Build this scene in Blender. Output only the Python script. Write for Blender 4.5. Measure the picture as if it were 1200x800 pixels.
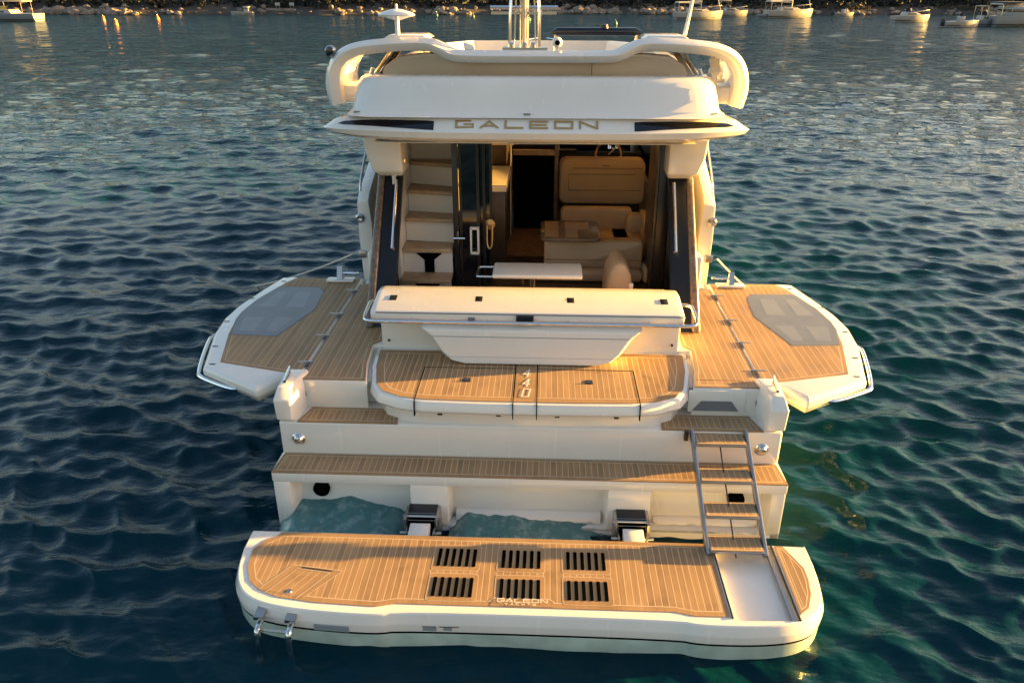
import bpy, bmesh, math, random
import numpy as np
from mathutils import Vector, Matrix, noise
random.seed(7); rng = np.random.default_rng(11)
R = math.radians
for o in list(bpy.data.objects): bpy.data.objects.remove(o)
sc = bpy.context.scene
COL = sc.collection

# ------------------------------------------------------------ camera, sky, sun, exposure
F = 900.0; TH = math.atan(415/F); YAW = 0.043
fw = Vector((-math.sin(YAW)*math.cos(TH), math.cos(YAW)*math.cos(TH), -math.sin(TH)))
rt = Vector((math.cos(YAW), math.sin(YAW), 0)); up = rt.cross(fw)
cam = bpy.data.cameras.new('camera'); co = bpy.data.objects.new('camera', cam); COL.objects.link(co)
M = Matrix((rt, up, -fw)).transposed().to_4x4(); M.translation = (0.11, -4.06, 4.3)
co.matrix_world = M
cam.sensor_width = 36; cam.lens = 36*F/1200; cam.clip_end = 20000; cam.clip_start = .05
sc.camera = co
SUN_AZ, SUN_EL = R(79), R(6.5)          # clockwise from the bow (+Y), above the horizon
sdir = Vector((math.sin(SUN_AZ)*math.cos(SUN_EL), math.cos(SUN_AZ)*math.cos(SUN_EL), math.sin(SUN_EL)))
w = bpy.data.worlds.new('World'); sc.world = w; w.use_nodes = True
wn = w.node_tree; bg = wn.nodes['Background']
sky = wn.nodes.new('ShaderNodeTexSky'); sky.sky_type = 'NISHITA'; sky.sun_disc = False
sky.sun_elevation = SUN_EL; sky.sun_rotation = SUN_AZ
sky.air_density = 1.0; sky.dust_density = 1.8; sky.ozone_density = 2.5
tint = wn.nodes.new('ShaderNodeMix'); tint.data_type = 'RGBA'; tint.blend_type = 'MULTIPLY'; tint.inputs[0].default_value = 1
tint.inputs[7].default_value = (1.16, .86, .69, 1)      # warm white balance of the evening sky
wn.links.new(sky.outputs[0], tint.inputs[6]); wn.links.new(tint.outputs[2], bg.inputs[0]); bg.inputs[1].default_value = .08
sl = bpy.data.lights.new('sun', 'SUN'); sl.energy = 5.0; sl.angle = R(.6); sl.color = (1, .585, .13)
so = bpy.data.objects.new('sun', sl); COL.objects.link(so)
so.rotation_euler = (-sdir).to_track_quat('-Z', 'Y').to_euler(); so.location = (30, 8, 12)
sc.view_settings.view_transform = 'Standard'; sc.view_settings.look = 'None'
sc.view_settings.exposure = 3.12; sc.view_settings.gamma = 1

# ------------------------------------------------------------ materials
def mat(name, col, rough=.5, metal=0, coat=0, spec=None, bump=0, bscale=60, var=0, vscale=3):
    m = bpy.data.materials.new(name); m.use_nodes = True
    nt = m.node_tree; b = nt.nodes['Principled BSDF']
    b.inputs['Base Color'].default_value = (*col, 1); b.inputs['Roughness'].default_value = rough
    b.inputs['Metallic'].default_value = metal; b.inputs['Coat Weight'].default_value = coat
    if spec is not None: b.inputs['Specular IOR Level'].default_value = spec
    tc = nt.nodes.new('ShaderNodeTexCoord')
    if var:
        n = nt.nodes.new('ShaderNodeTexNoise'); n.inputs['Scale'].default_value = vscale; n.inputs['Detail'].default_value = 5
        nt.links.new(tc.outputs['Object'], n.inputs['Vector'])
        r = nt.nodes.new('ShaderNodeMapRange'); r.inputs[1].default_value = .3; r.inputs[2].default_value = .7
        r.inputs[3].default_value = 1-var; r.inputs[4].default_value = 1+var*.6
        nt.links.new(n.outputs[0], r.inputs[0])
        mx = nt.nodes.new('ShaderNodeMix'); mx.data_type = 'RGBA'; mx.blend_type = 'MULTIPLY'; mx.inputs[0].default_value = 1
        mx.inputs[6].default_value = (*col, 1); nt.links.new(r.outputs[0], mx.inputs[7])
        nt.links.new(mx.outputs[2], b.inputs['Base Color'])
    if bump:
        n2 = nt.nodes.new('ShaderNodeTexNoise'); n2.inputs['Scale'].default_value = bscale; n2.inputs['Detail'].default_value = 3
        nt.links.new(tc.outputs['Object'], n2.inputs['Vector'])
        bp = nt.nodes.new('ShaderNodeBump'); bp.inputs['Strength'].default_value = bump; bp.inputs['Distance'].default_value = .01
        nt.links.new(n2.outputs[0], bp.inputs['Height']); nt.links.new(bp.outputs[0], b.inputs['Normal'])
    return m

def teak_mat(name, seams=True, pitch=.05):
    m = bpy.data.materials.new(name); m.use_nodes = True
    nt = m.node_tree; N = nt.nodes.new; L = nt.links.new; b = nt.nodes['Principled BSDF']
    b.inputs['Roughness'].default_value = .62; b.inputs['Specular IOR Level'].default_value = .3
    tc = N('ShaderNodeTexCoord'); mp = N('ShaderNodeMapping'); mp.inputs['Scale'].default_value = (60, 2.5, 30)
    L(tc.outputs['Object'], mp.inputs[0])
    n = N('ShaderNodeTexNoise'); n.inputs['Scale'].default_value = 1; n.inputs['Detail'].default_value = 4; L(mp.outputs[0], n.inputs['Vector'])
    n2 = N('ShaderNodeTexNoise'); n2.inputs['Scale'].default_value = 2.2; n2.inputs['Detail'].default_value = 6; L(tc.outputs['Object'], n2.inputs['Vector'])
    ad = N('ShaderNodeMath'); ad.operation = 'ADD'; L(n.outputs[0], ad.inputs[0]); L(n2.outputs[0], ad.inputs[1])
    cr = N('ShaderNodeMapRange'); cr.inputs[1].default_value = .65; cr.inputs[2].default_value = 1.35; L(ad.outputs[0], cr.inputs[0])
    mx = N('ShaderNodeMix'); mx.data_type = 'RGBA'
    mx.inputs[6].default_value = (.275, .163, .080, 1); mx.inputs[7].default_value = (.385, .235, .115, 1); L(cr.outputs[0], mx.inputs[0])
    n3 = N('ShaderNodeTexNoise'); n3.inputs['Scale'].default_value = 3.4; n3.inputs['Detail'].default_value = 8; n3.inputs['Roughness'].default_value = .65; L(tc.outputs['Object'], n3.inputs['Vector'])
    p3 = N('ShaderNodeMapRange'); p3.inputs[1].default_value = .52; p3.inputs[2].default_value = .72; L(n3.outputs[0], p3.inputs[0])
    q3 = N('ShaderNodeMapRange'); q3.inputs[3].default_value = 1; q3.inputs[4].default_value = .72; L(p3.outputs[0], q3.inputs[0])
    w3 = N('ShaderNodeMix'); w3.data_type = 'RGBA'; w3.blend_type = 'MULTIPLY'; w3.inputs[0].default_value = 1; L(mx.outputs[2], w3.inputs[6]); L(q3.outputs[0], w3.inputs[7])
    g3 = N('ShaderNodeMapRange'); g3.inputs[3].default_value = .62; g3.inputs[4].default_value = .33; L(p3.outputs[0], g3.inputs[0]); L(g3.outputs[0], b.inputs['Roughness'])
    out = w3.outputs[2]
    if seams:
        sp = N('ShaderNodeSeparateXYZ'); L(tc.outputs['Object'], sp.inputs[0])
        dv = N('ShaderNodeMath'); dv.operation = 'DIVIDE'; dv.inputs[1].default_value = pitch; L(sp.outputs[0], dv.inputs[0])
        fl = N('ShaderNodeMath'); fl.operation = 'FLOOR'; L(dv.outputs[0], fl.inputs[0])
        wnz = N('ShaderNodeTexWhiteNoise'); wnz.noise_dimensions = '1D'; L(fl.outputs[0], wnz.inputs['W'])
        pv = N('ShaderNodeMapRange'); pv.inputs[3].default_value = .86; pv.inputs[4].default_value = 1.12; L(wnz.outputs[0], pv.inputs[0])
        mm = N('ShaderNodeMix'); mm.data_type = 'RGBA'; mm.blend_type = 'MULTIPLY'; mm.inputs[0].default_value = 1
        L(out, mm.inputs[6]); L(pv.outputs[0], mm.inputs[7])
        fr = N('ShaderNodeMath'); fr.operation = 'FRACT'; L(dv.outputs[0], fr.inputs[0])
        lt = N('ShaderNodeMath'); lt.operation = 'LESS_THAN'; lt.inputs[1].default_value = .0046/pitch; L(fr.outputs[0], lt.inputs[0])
        m2 = N('ShaderNodeMix'); m2.data_type = 'RGBA'; L(lt.outputs[0], m2.inputs[0]); L(mm.outputs[2], m2.inputs[6]); m2.inputs[7].default_value = (.52, .41, .28, 1)
        out = m2.outputs[2]
    L(out, b.inputs['Base Color'])
    return m

def damp(m):
    nt = m.node_tree; N = nt.nodes.new; L = nt.links.new; b = nt.nodes['Principled BSDF']
    src = b.inputs['Base Color'].links[0].from_socket
    tc = N('ShaderNodeTexCoord'); sp = N('ShaderNodeSeparateXYZ'); L(tc.outputs['Object'], sp.inputs[0])
    n = N('ShaderNodeTexNoise'); n.inputs['Scale'].default_value = 6; n.inputs['Detail'].default_value = 6; L(tc.outputs['Object'], n.inputs['Vector'])
    r = N('ShaderNodeMath'); r.operation = 'MULTIPLY_ADD'; r.inputs[1].default_value = .16; r.inputs[2].default_value = -.02; L(n.outputs[0], r.inputs[0])
    d = N('ShaderNodeMath'); d.operation = 'SUBTRACT'; L(sp.outputs[2], d.inputs[0]); L(r.outputs[0], d.inputs[1])
    k = N('ShaderNodeMapRange'); k.inputs[1].default_value = -.015; k.inputs[2].default_value = .015; k.inputs[3].default_value = .75; k.inputs[4].default_value = 0; L(d.outputs[0], k.inputs[0])
    mx = N('ShaderNodeMix'); mx.data_type = 'RGBA'; mx.inputs[7].default_value = (.20, .23, .20, 1); L(k.outputs[0], mx.inputs[0]); L(src, mx.inputs[6]); L(mx.outputs[2], b.inputs['Base Color'])
    # faint salt streaks in the gloss
    mp = N('ShaderNodeMapping'); mp.inputs['Scale'].default_value = (14, 14, 1.5); L(tc.outputs['Object'], mp.inputs[0])
    n2 = N('ShaderNodeTexNoise'); n2.inputs['Scale'].default_value = 1; n2.inputs['Detail'].default_value = 7; L(mp.outputs[0], n2.inputs['Vector'])
    rr = N('ShaderNodeMapRange'); rr.inputs[1].default_value = .4; rr.inputs[2].default_value = .75; rr.inputs[3].default_value = .10; rr.inputs[4].default_value = .34; L(n2.outputs[0], rr.inputs[0]); L(rr.outputs[0], b.inputs['Roughness'])
WHITE = mat('gelcoat_white', (.77, .715, .64), .15, coat=.6, var=.05, vscale=1.7); damp(WHITE)
CREAM = mat('gelcoat_cream', (.74, .68, .60), .3, coat=.2, var=.03)
NONSKID = mat('gelcoat_nonskid', (.70, .68, .65), .5, bump=.3, bscale=300)
TEAK = teak_mat('teak_planks'); TEAKP = teak_mat('teak_border', False); TEAKW = teak_mat('teak_wide', True, .065)
CAULK = mat('teak_caulking', (.52, .41, .28), .6)
BLACK = mat('black_glass', (.006, .007, .011), .06, coat=.3)
SATIN = mat('black_satin', (.012, .012, .014), .35)
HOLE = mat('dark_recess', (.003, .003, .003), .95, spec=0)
STEEL = mat('polished_steel', (.72, .71, .69), .12, metal=1)
DSTEEL = mat('brushed_steel', (.42, .41, .40), .3, metal=1)
FAB = mat('beige_upholstery', (.46, .32, .19), .75, bump=.25, bscale=220, var=.06, vscale=4)
FABD = mat('upholstery_seam', (.22, .145, .085), .8)
CUSH = mat('fly_upholstery', (.50, .37, .24), .7, bump=.25, bscale=220, var=.06)
WOOD = mat('dark_walnut', (.055, .033, .02), .35, var=.3, vscale=9)
WALNUT = mat('table_walnut', (.13, .08, .045), .25, var=.3, vscale=9)
WOODL = mat('table_inlay', (.27, .18, .10), .3, var=.2, vscale=9)
MARB = mat('brown_floor', (.22, .13, .075), .6, var=.5, vscale=14)
GOLD = mat('gold_letters', (.62, .38, .16), .3, metal=.7)
LETW = mat('white_letters', (.72, .66, .58), .5)
GRAY = mat('grey_rubber', (.17, .17, .175), .6, var=.1)
GPANE = mat('grey_window', (.13, .135, .145), .35, coat=.15, var=.12, vscale=5)
GPANE2 = mat('grey_window_panel', (.175, .18, .19), .35, coat=.2, var=.1, vscale=5)
BOTTOM = mat('wet_underside', (.45, .55, .48), .25, var=.25, vscale=4)
NAVY = mat('navy_panel', (.012, .014, .02), .3, spec=.25)
EDGE = mat('wing_trim', (.16, .11, .07), .3, coat=.3, var=.5, vscale=25)
ROPE = mat('rope_fibre', (.6, .55, .46), .8)
ORANGE = mat('orange_buoy', (.55, .20, .04), .5, var=.15)
GREEN = mat('green_buoy', (.02, .10, .07), .45)
CANVAS = mat('grey_canvas', (.07, .08, .10), .8)
SAILC = mat('cream_canvas', (.6, .52, .4), .8)
RUBB = mat('black_rubber', (.02, .02, .022), .5)
STICK = mat('sticker_grey', (.25, .28, .30), .5)
STICKW = mat('sticker_white', (.7, .72, .72), .5)
STICKB = mat('sticker_brown', (.12, .05, .03), .5)
SCR = bpy.data.materials.new('screen_digits'); SCR.use_nodes = True
SCR.node_tree.nodes['Principled BSDF'].inputs['Emission Color'].default_value = (.8, .85, .9, 1)
SCR.node_tree.nodes['Principled BSDF'].inputs['Emission Strength'].default_value = .07
def glass(name, tint, k):
    m = bpy.data.materials.new(name); m.use_nodes = True; nt = m.node_tree
    nt.nodes.remove(nt.nodes['Principled BSDF'])
    t = nt.nodes.new('ShaderNodeBsdfTransparent'); t.inputs[0].default_value = (*tint, 1)
    g = nt.nodes.new('ShaderNodeBsdfGlossy'); g.inputs['Roughness'].default_value = .03
    fr = nt.nodes.new('ShaderNodeFresnel'); fr.inputs[0].default_value = 1.5
    mx = nt.nodes.new('ShaderNodeMixShader'); nt.links.new(fr.outputs[0], mx.inputs[0])
    nt.links.new(t.outputs[0], mx.inputs[1]); nt.links.new(g.outputs[0], mx.inputs[2])
    nt.links.new(mx.outputs[0], nt.nodes['Material Output'].inputs[0]); return m
TINT = glass('tinted_glass', (.68, .65, .60), 1)
CLEAR = glass('smoked_acrylic', (.45, .40, .35), 1)

# ------------------------------------------------------------ mesh helpers
def offset(poly, d):
    n = len(poly); out = []
    A = sum(poly[i][0]*poly[(i+1) % n][1]-poly[(i+1) % n][0]*poly[i][1] for i in range(n))
    s = 1 if A > 0 else -1
    for i in range(n):
        p0, p1, p2 = Vector(poly[i-1]), Vector(poly[i]), Vector(poly[(i+1) % n])
        a = (p1-p0).normalized(); b = (p2-p1).normalized()
        n1 = Vector((a.y, -a.x))*s; n2 = Vector((b.y, -b.x))*s
        m = n1+n2
        if m.length < 1e-6: m = n1
        m.normalize(); k = max(.35, m.dot(n1))
        out.append(tuple(p1+m*(d/k)))
    return out

def chaikin(pts, it=2, closed=False):
    pts = [Vector(p) for p in pts]
    for _ in range(it):
        q = []; n = len(pts); rngi = range(n if closed else n-1)
        if not closed: q.append(pts[0])
        for i in rngi:
            a, b = pts[i], pts[(i+1) % n]; q += [a*.75+b*.25, a*.25+b*.75]
        if not closed: q.append(pts[-1])
        pts = q
    return pts

def rrect(x0, y0, x1, y1, r, seg=5):
    out = []
    for cx, cy, a0 in ((x1-r, y0+r, -90), (x1-r, y1-r, 0), (x0+r, y1-r, 90), (x0+r, y0+r, 180)):
        for k in range(seg+1):
            a = R(a0+90*k/seg); out.append((cx+r*math.cos(a), cy+r*math.sin(a)))
    return out

class MB:
    def __init__(s): s.v = []; s.f = []; s.m = []; s.mats = []
    def mi(s, m):
        if m not in s.mats: s.mats.append(m)
        return s.mats.index(m)
    def add(s, vs, fs, m):
        o = len(s.v); s.v += [tuple(v) for v in vs]; k = s.mi(m)
        for f in fs: s.f.append([i+o for i in f]); s.m.append(k)
        return s
    def box(s, a, b, m):
        (x0, y0, z0), (x1, y1, z1) = a, b
        return s.hexa([(x0,y0,z0),(x1,y0,z0),(x1,y1,z0),(x0,y1,z0),(x0,y0,z1),(x1,y0,z1),(x1,y1,z1),(x0,y1,z1)], m)
    def hexa(s, v, m):
        return s.add(v, [(3,2,1,0),(4,5,6,7),(0,1,5,4),(1,2,6,5),(2,3,7,6),(3,0,4,7)], m)
    def loft(s, rings, m, c0=True, c1=True, closed=True):
        n = len(rings[0]); vs = [p for r in rings for p in r]; fs = []
        for k in range(len(rings)-1):
            for i in range(n if closed else n-1):
                j = (i+1) % n; fs.append((k*n+i, k*n+j, (k+1)*n+j, (k+1)*n+i))
        if c0: fs.append(tuple(range(n-1, -1, -1)))
        if c1: fs.append(tuple((len(rings)-1)*n+i for i in range(n)))
        return s.add(vs, fs, m)
    def prism(s, poly, z0, z1, m, top=True):
        return s.loft([[(x, y, z0) for x, y in poly], [(x, y, z1) for x, y in poly]], m, True, top)
    def prism_x(s, poly, x0, x1, m):      # poly in (y, z)
        return s.loft([[(x0, y, z) for y, z in poly], [(x1, y, z) for y, z in poly]], m)
    def prism_y(s, poly, y0, y1, m):      # poly in (x, z)
        return s.loft([[(x, y0, z) for x, z in poly], [(x, y1, z) for x, z in poly]], m)
    def tube(s, pts, r, m, n=8, closed=False):
        pts = [Vector(p) for p in pts]; N = len(pts); rings = []; up_ = None
        for i, p in enumerate(pts):
            if closed: t = (pts[(i+1) % N]-pts[i-1])
            else: t = pts[min(i+1, N-1)]-pts[max(i-1, 0)]
            t.normalize()
            if up_ is None:
                up_ = Vector((0, 0, 1)) if abs(t.z) < .9 else Vector((1, 0, 0))
            a = (up_-t*up_.dot(t)).normalized(); b = t.cross(a); up_ = a
            rr = r[i] if isinstance(r, (list, tuple)) else r
            rings.append([p+a*rr*math.cos(2*math.pi*k/n)+b*rr*math.sin(2*math.pi*k/n) for k in range(n)])
        if closed: rings.append(rings[0]); return s.loft(rings, m, False, False)
        return s.loft(rings, m)
    def lathe(s, prof, c, m, n=16, axis='z'):
        rings = []
        for r, h in prof:
            ring = []
            for k in range(n):
                a = 2*math.pi*k/n; u, v = max(r, 1e-4)*math.cos(a), max(r, 1e-4)*math.sin(a)
                ring.append((c[0]+u, c[1]+v, c[2]+h) if axis == 'z' else ((c[0]+u, c[1]-h, c[2]+v) if axis == 'y' else (c[0]+h, c[1]+u, c[2]+v)))
            rings.append(ring)
        return s.loft(rings, m)
    def build(s, name, parent=None, bevel=0, seg=2, smooth=True, ang=35, bang=25, sub=0):
        bm = bmesh.new(); vs = [bm.verts.new(v) for v in s.v]
        for f, k in zip(s.f, s.m):
            try:
                fa = bm.faces.new([vs[i] for i in f]); fa.material_index = k
            except ValueError: pass
        bmesh.ops.remove_doubles(bm, verts=bm.verts, dist=1e-5)
        bmesh.ops.recalc_face_normals(bm, faces=bm.faces)
        if sub:
            bmesh.ops.subdivide_edges(bm, edges=bm.edges, cuts=sub, use_grid_fill=True)
        if bevel:
            es = [e for e in bm.edges if len(e.link_faces) == 2 and e.calc_face_angle(0) > R(bang)]
            bmesh.ops.bevel(bm, geom=es, offset=bevel, segments=seg, profile=.5, affect='EDGES', clamp_overlap=True)
        me = bpy.data.meshes.new(name); bm.to_mesh(me); bm.free()
        for m in s.mats: me.materials.append(m)
        if smooth:
            me.polygons.foreach_set('use_smooth', [True]*len(me.polygons)); me.set_sharp_from_angle(angle=R(ang))
        o = bpy.data.objects.new(name, me); COL.objects.link(o)
        if parent: o.parent = parent
        return o

def tag(o, label=None, cat=None, group=None, kind=None):
    for k, v in (('label', label), ('category', cat), ('group', group), ('kind', kind)):
        if v: o[k] = v
    return o
def empty(name, loc=(0, 0, 0), rz=0):
    o = bpy.data.objects.new(name, None); COL.objects.link(o); o.location = loc; o.rotation_euler = (0, 0, rz); o.empty_display_size = .3
    return o
def copy_tree(o, parent=None):
    c = o.copy(); COL.objects.link(c); c.parent = parent
    for ch in [x for x in bpy.data.objects if x.parent == o]: copy_tree(ch, c)
    return c
def mir(poly): return [(-x, y) for x, y in reversed(poly)]

LET = {'G': [[(1,.76),(1,1),(0,1),(0,0),(1,0),(1,.46),(.5,.46)]], 'A': [[(0,0),(.5,1),(1,0)], [(.22,.3),(.78,.3)]],
 'L': [[(0,1),(0,0),(1,0)]], 'E': [[(1,1),(0,1),(0,0),(1,0)], [(0,.5),(.92,.5)]], 'O': [[(0,0),(1,0),(1,1),(0,1),(0,0)]],
 'N': [[(0,0),(0,1),(1,0),(1,1)]], 'Y': [[(0,1),(.5,.5),(1,1)], [(.5,.5),(.5,0)]], 'C': [[(1,1),(0,1),(0,0),(1,0)]],
 'H': [[(0,0),(0,1)], [(1,0),(1,1)], [(0,.5),(1,.5)]], 'T': [[(0,1),(1,1)], [(.5,1),(.5,0)]], 'S': [[(1,1),(0,1),(0,.5),(1,.5),(1,0),(0,0)]],
 '4': [[(.72,0),(.72,1),(0,.32),(1,.32)]], '0': [[(0,0),(1,0),(1,1),(0,1),(0,0)]], '6': [[(1,1),(0,1),(0,0),(1,0),(1,.5),(0,.5)]],
 '3': [[(0,1),(1,1),(1,0),(0,0)], [(.2,.5),(1,.5)]], '2': [[(0,1),(1,1),(1,.5),(0,.5),(0,0),(1,0)]], '.': [[(.4,0),(.6,0)]]}
def text(mb, word, org, u, v, wl, h, gap, t, m, lift=.003, shear=0):
    """stroke lettering: letters of width wl and height h along u, up v"""
    u = Vector(u).normalized(); v = Vector(v).normalized(); n = u.cross(v).normalized(); org = Vector(org); x = 0; k = 0
    for ch in word:
        for line in LET[ch]:
            for (a, b), (c, d) in zip(line, line[1:]):
                p = Vector((x+a*wl+shear*b*h, b*h)); q = Vector((x+c*wl+shear*d*h, d*h)); e = (q-p).normalized(); f = Vector((-e.y, e.x))*t/2
                p2 = p-e*t/2; q2 = q+e*t/2
                L = lift+.0004*k; k = (k+1) % 8
                mb.add([org+u*c_.x+v*c_.y+n*L for c_ in (p2-f, q2-f, q2+f, p2+f)], [(0, 1, 2, 3)], m)
        x += wl+gap
def teak(name, poly, z, parent, margin=.045, striped=None, bw=.0065):
    mb = MB(); a = poly; b = offset(poly, -margin); c = offset(poly, -margin-bw)
    def ring(p, q, m):
        n = len(p); mb.add([(x, y, z) for x, y in p]+[(x, y, z) for x, y in q], [(i, (i+1) % n, n+(i+1) % n, n+i) for i in range(n)], m)
    ring(a, b, TEAKP); ring(b, c, CAULK)
    mb.add([(x, y, z) for x, y in c], [tuple(range(len(c)))], striped or TEAK)
    # skirt so the sheet has thickness
    n = len(a); mb.add([(x, y, z) for x, y in a]+[(x, y, z-.012) for x, y in a], [(i, (i+1) % n, n+(i+1) % n, n+i) for i in range(n)], TEAKP)
    return mb.build(name, parent, smooth=False)

# ============================================================ THE YACHT
Y = empty('motor_yacht')
tag(Y, 'large white flybridge motor yacht seen from astern with folded-out side balconies and teak bathing platform', 'yacht')

# ---- hull
h = MB()
st = [(1.62, 2.10, 1.98, .55), (1.97, 2.10, 1.98, .55), (2.02, 2.10, 1.98, 1.08), (4.45, 2.10, 2.0, 1.10), (4.5, 2.08, 2.0, .99), (7, 2.10, 1.9, .99), (9.5, 1.93, 1.5, .99), (11.5, 1.35, .9, 1.2), (13.0, .75, .35, 1.6), (13.9, .06, .03, 1.65)]
rings = []
for y, wd, wl, zt in st:
    rings.append([(-wd, y, zt), (-wd, y, .45), (-wl, y, .05), (-wl*.85, y, -.5), (wl*.85, y, -.5), (wl, y, .05), (wd, y, .45), (wd, y, zt)])
h.loft(rings, WHITE)
hull = h.build('hull', Y, bevel=.015)
# forward bulwarks
for s in (-1, 1):
    b = MB(); rr = []
    for y, wd, zt in ((4.45, 2.02, 2.10), (4.6, 2.03, 2.17), (5.5, 2.06, 2.42), (6.5, 2.10, 2.46), (8, 2.10, 2.5), (10, 1.9, 2.6), (12, 1.25, 2.68), (13.8, .12, 2.75)):
        t = .13 if y < 12 else .06
        rr.append([(s*(wd-.01), y, 1.0), (s*(wd+.01), y, 1.7), (s*wd, y, zt-.02), (s*(wd-t), y, zt), (s*(wd-t-.02), y, zt-.25), (s*(wd-t-.02), y, 1.0)])
    b.loft(rr, WHITE); bw = b.build('bulwark', hull, bevel=.012)
    g = MB(); g.hexa([(s*1.955, 4.6, 1.35), (s*1.935, 4.6, 1.35), (s*1.935, 6.2, 1.4), (s*1.955, 6.2, 1.4), (s*1.955, 4.6, 1.98), (s*1.935, 4.6, 1.98), (s*1.935, 6.2, 2.15), (s*1.955, 6.2, 2.15)], GRAY)
    g.build('bulwark_lining', hull)
    f = MB(); f.lathe([(.0, -.01), (.045, -.01), (.055, .01), (.03, .025), (.0, .01)], (s*2.0, 4.44, 1.9), DSTEEL, 14, 'y'); f.build('fairlead', hull)
    f = MB(); f.box((s*2.0-.045, 4.405, 1.43), (s*2.0+.045, 4.45, 1.51), DSTEEL); f.build('cleat_plate', hull, bevel=.008)
    q = MB(); q.box((min(s*1.72, s*1.9), 4.22, 1.162), (max(s*1.72, s*1.9), 4.62, 1.56), WHITE); q.build('side_step', hull, bevel=.03, seg=3)
    rl = MB(); path = chaikin([(s*2.0, 4.56, 2.18), (s*2.0, 4.62, 2.3), (s*2.0, 5.5, 2.86), (s*2.03, 6.4, 3.05), (s*2.0, 9, 3.12), (s*1.4, 11.8, 3.2), (s*.1, 13.7, 3.3)], 2)
    rl.tube(path, .016, STEEL); 
    for yy, z0, z1 in ((5.35, 2.36, 2.76), (7.2, 2.46, 3.06), (9.2, 2.55, 3.1)):
        rl.tube([(s*2.0 if yy < 9 else s*1.94, yy, z0), (s*2.0 if yy < 9 else s*1.94, yy, z1)], .014, STEEL)
    rl.build('side_rail', hull)
for s in (-1, 1):
    q = MB(); q.box((min(s*1.655, s*1.97), 4.31, .97), (max(s*1.655, s*1.97), 9.7, 1.156), NONSKID); q.build('side_deck', hull)
fd = MB(); fd.loft([[(-1.98, 9.6, 1.75), (1.98, 9.6, 1.75), (1.98, 9.6, 2.1), (-1.98, 9.6, 2.1)], [(-1.3, 11.8, 1.75), (1.3, 11.8, 1.75), (1.3, 11.8, 2.15), (-1.3, 11.8, 2.15)], [(-.1, 13.7, 1.75), (.1, 13.7, 1.75), (.1, 13.7, 2.2), (-.1, 13.7, 2.2)]], WHITE)
fd.build('foredeck', hull)

# ---- stepped transom
T = MB()
T.box((-2.17, 1.3, .465), (2.17, 1.63, .565), WHITE)
T.prism_x([(1.3, -.35), (1.63, -.35), (1.63, .06), (1.3, .06)], -2.1, 2.1, NONSKID)
for a, b, c, d in ((-2.165, -2.03, -1.92, -2.15), (-.99, -.67, -.61, -1.05), (.69, 1.05, 1.12, .63), (2.05, 2.165, 2.15, 1.96)):
    T.prism([(a, 1.301), (b, 1.301), (c, 1.64), (d, 1.64)], .0, .47, WHITE)
T.hexa([(-.62, 1.36, .06), (.65, 1.36, .06), (.65, 1.5, .06), (-.62, 1.5, .06), (-.62, 1.42, .15), (.65, 1.42, .15), (.65, 1.5, .15), (-.62, 1.5, .15)], WHITE)
T.hexa([(1.1, 1.38, .06), (2.0, 1.38, .06), (2.0, 1.5, .06), (1.1, 1.5, .06), (1.1, 1.425, .12), (2.0, 1.425, .12), (2.0, 1.5, .12), (1.1, 1.5, .12)], WHITE)
for a, b in ((-2.1, -.95), (-.7, .72), (1.0, 2.1)): T.hexa([(a, 1.43, .0), (b, 1.43, .0), (b, 1.625, .0), (a, 1.625, .0), (a, 1.485, .468), (b, 1.485, .468), (b, 1.625, .468), (a, 1.625, .468)], WHITE)
tr = T.build('transom', Y, bevel=.014)
T = MB(); T.box((-2.16, 1.6, .56), (2.16, 1.98, .885), WHITE); T.build('upper_transom', tr, bevel=.02, seg=3)
T = MB(); solp = [(-2.02, 1.86), (-1.425, 1.86), (-1.49, 2.2), (-1.525, 2.62), (-1.2, 2.63), (1.2, 2.63), (1.525, 2.62), (1.49, 2.2), (1.425, 1.86), (2.02, 1.86), (2.02, 4.3), (-2.02, 4.3)]
T.prism(solp, .88, 1.155, WHITE)
T.build('cockpit_sole', tr, bevel=.012)
for s in (-1, 1):
    q = MB()
    q.loft([[(s*2.14, 1.66, .86), (s*2.0, 1.66, .86), (s*1.97, 2.0, .86), (s*2.14, 2.0, .86)],
            [(s*2.14, 1.63, .885), (s*2.0, 1.63, .885), (s*1.97, 2.0, .885), (s*2.14, 2.0, .885)],
            [(s*2.165, 1.58, .91), (s*2.03, 1.58, .91), (s*1.955, 2.0, .91), (s*2.165, 2.0, .91)],
            [(s*2.175, 1.58, 1.10), (s*2.03, 1.60, 1.10), (s*1.955, 2.0, 1.10), (s*2.175, 2.0, 1.10)],
            [(s*2.15, 1.66, 1.195), (s*2.05, 1.68, 1.195), (s*1.98, 2.0, 1.195), (s*2.16, 2.0, 1.195)]], WHITE)
    q.build('quarter_horn', tr, bevel=.016, seg=3)
    c = MB(); cx, cy, cz = s*2.1, 1.80, 1.2
    c.tube([(cx-.0, cy-.06, cz-.02), (cx, cy-.06, cz+.03)], .014, STEEL); c.tube([(cx, cy+.06, cz-.02), (cx, cy+.06, cz+.03)], .014, STEEL)
    c.tube([(cx-s*.02, cy-.14, cz+.045), (cx, cy, cz+.04), (cx+s*.02, cy+.14, cz+.045)], [.012, .02, .012], STEEL); c.build('cleat', tr)
    e = MB(); e.lathe([(0, -.03), (.072, -.03), (.072, .02), (.066, .022), (.064, .012), (0, .012)], (s*1.80, 1.452, .305), HOLE, 24, 'y'); 
    e.build('exhaust_outlet', tr)
    f = MB(); f.lathe([(0, -.01), (.056, -.01), (.06, .006), (.052, .014), (.045, .012), (.03, .035), (0, .045)], (s*2.0, 1.6, .715), STEEL, 24, 'y'); f.build('shore_inlet', tr)
    k = MB(); k.box((s*1.985-.012, 1.86, 1.0), (s*1.985+.012, 1.875, 1.045), SATIN); k.build('drain', tr)
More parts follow.
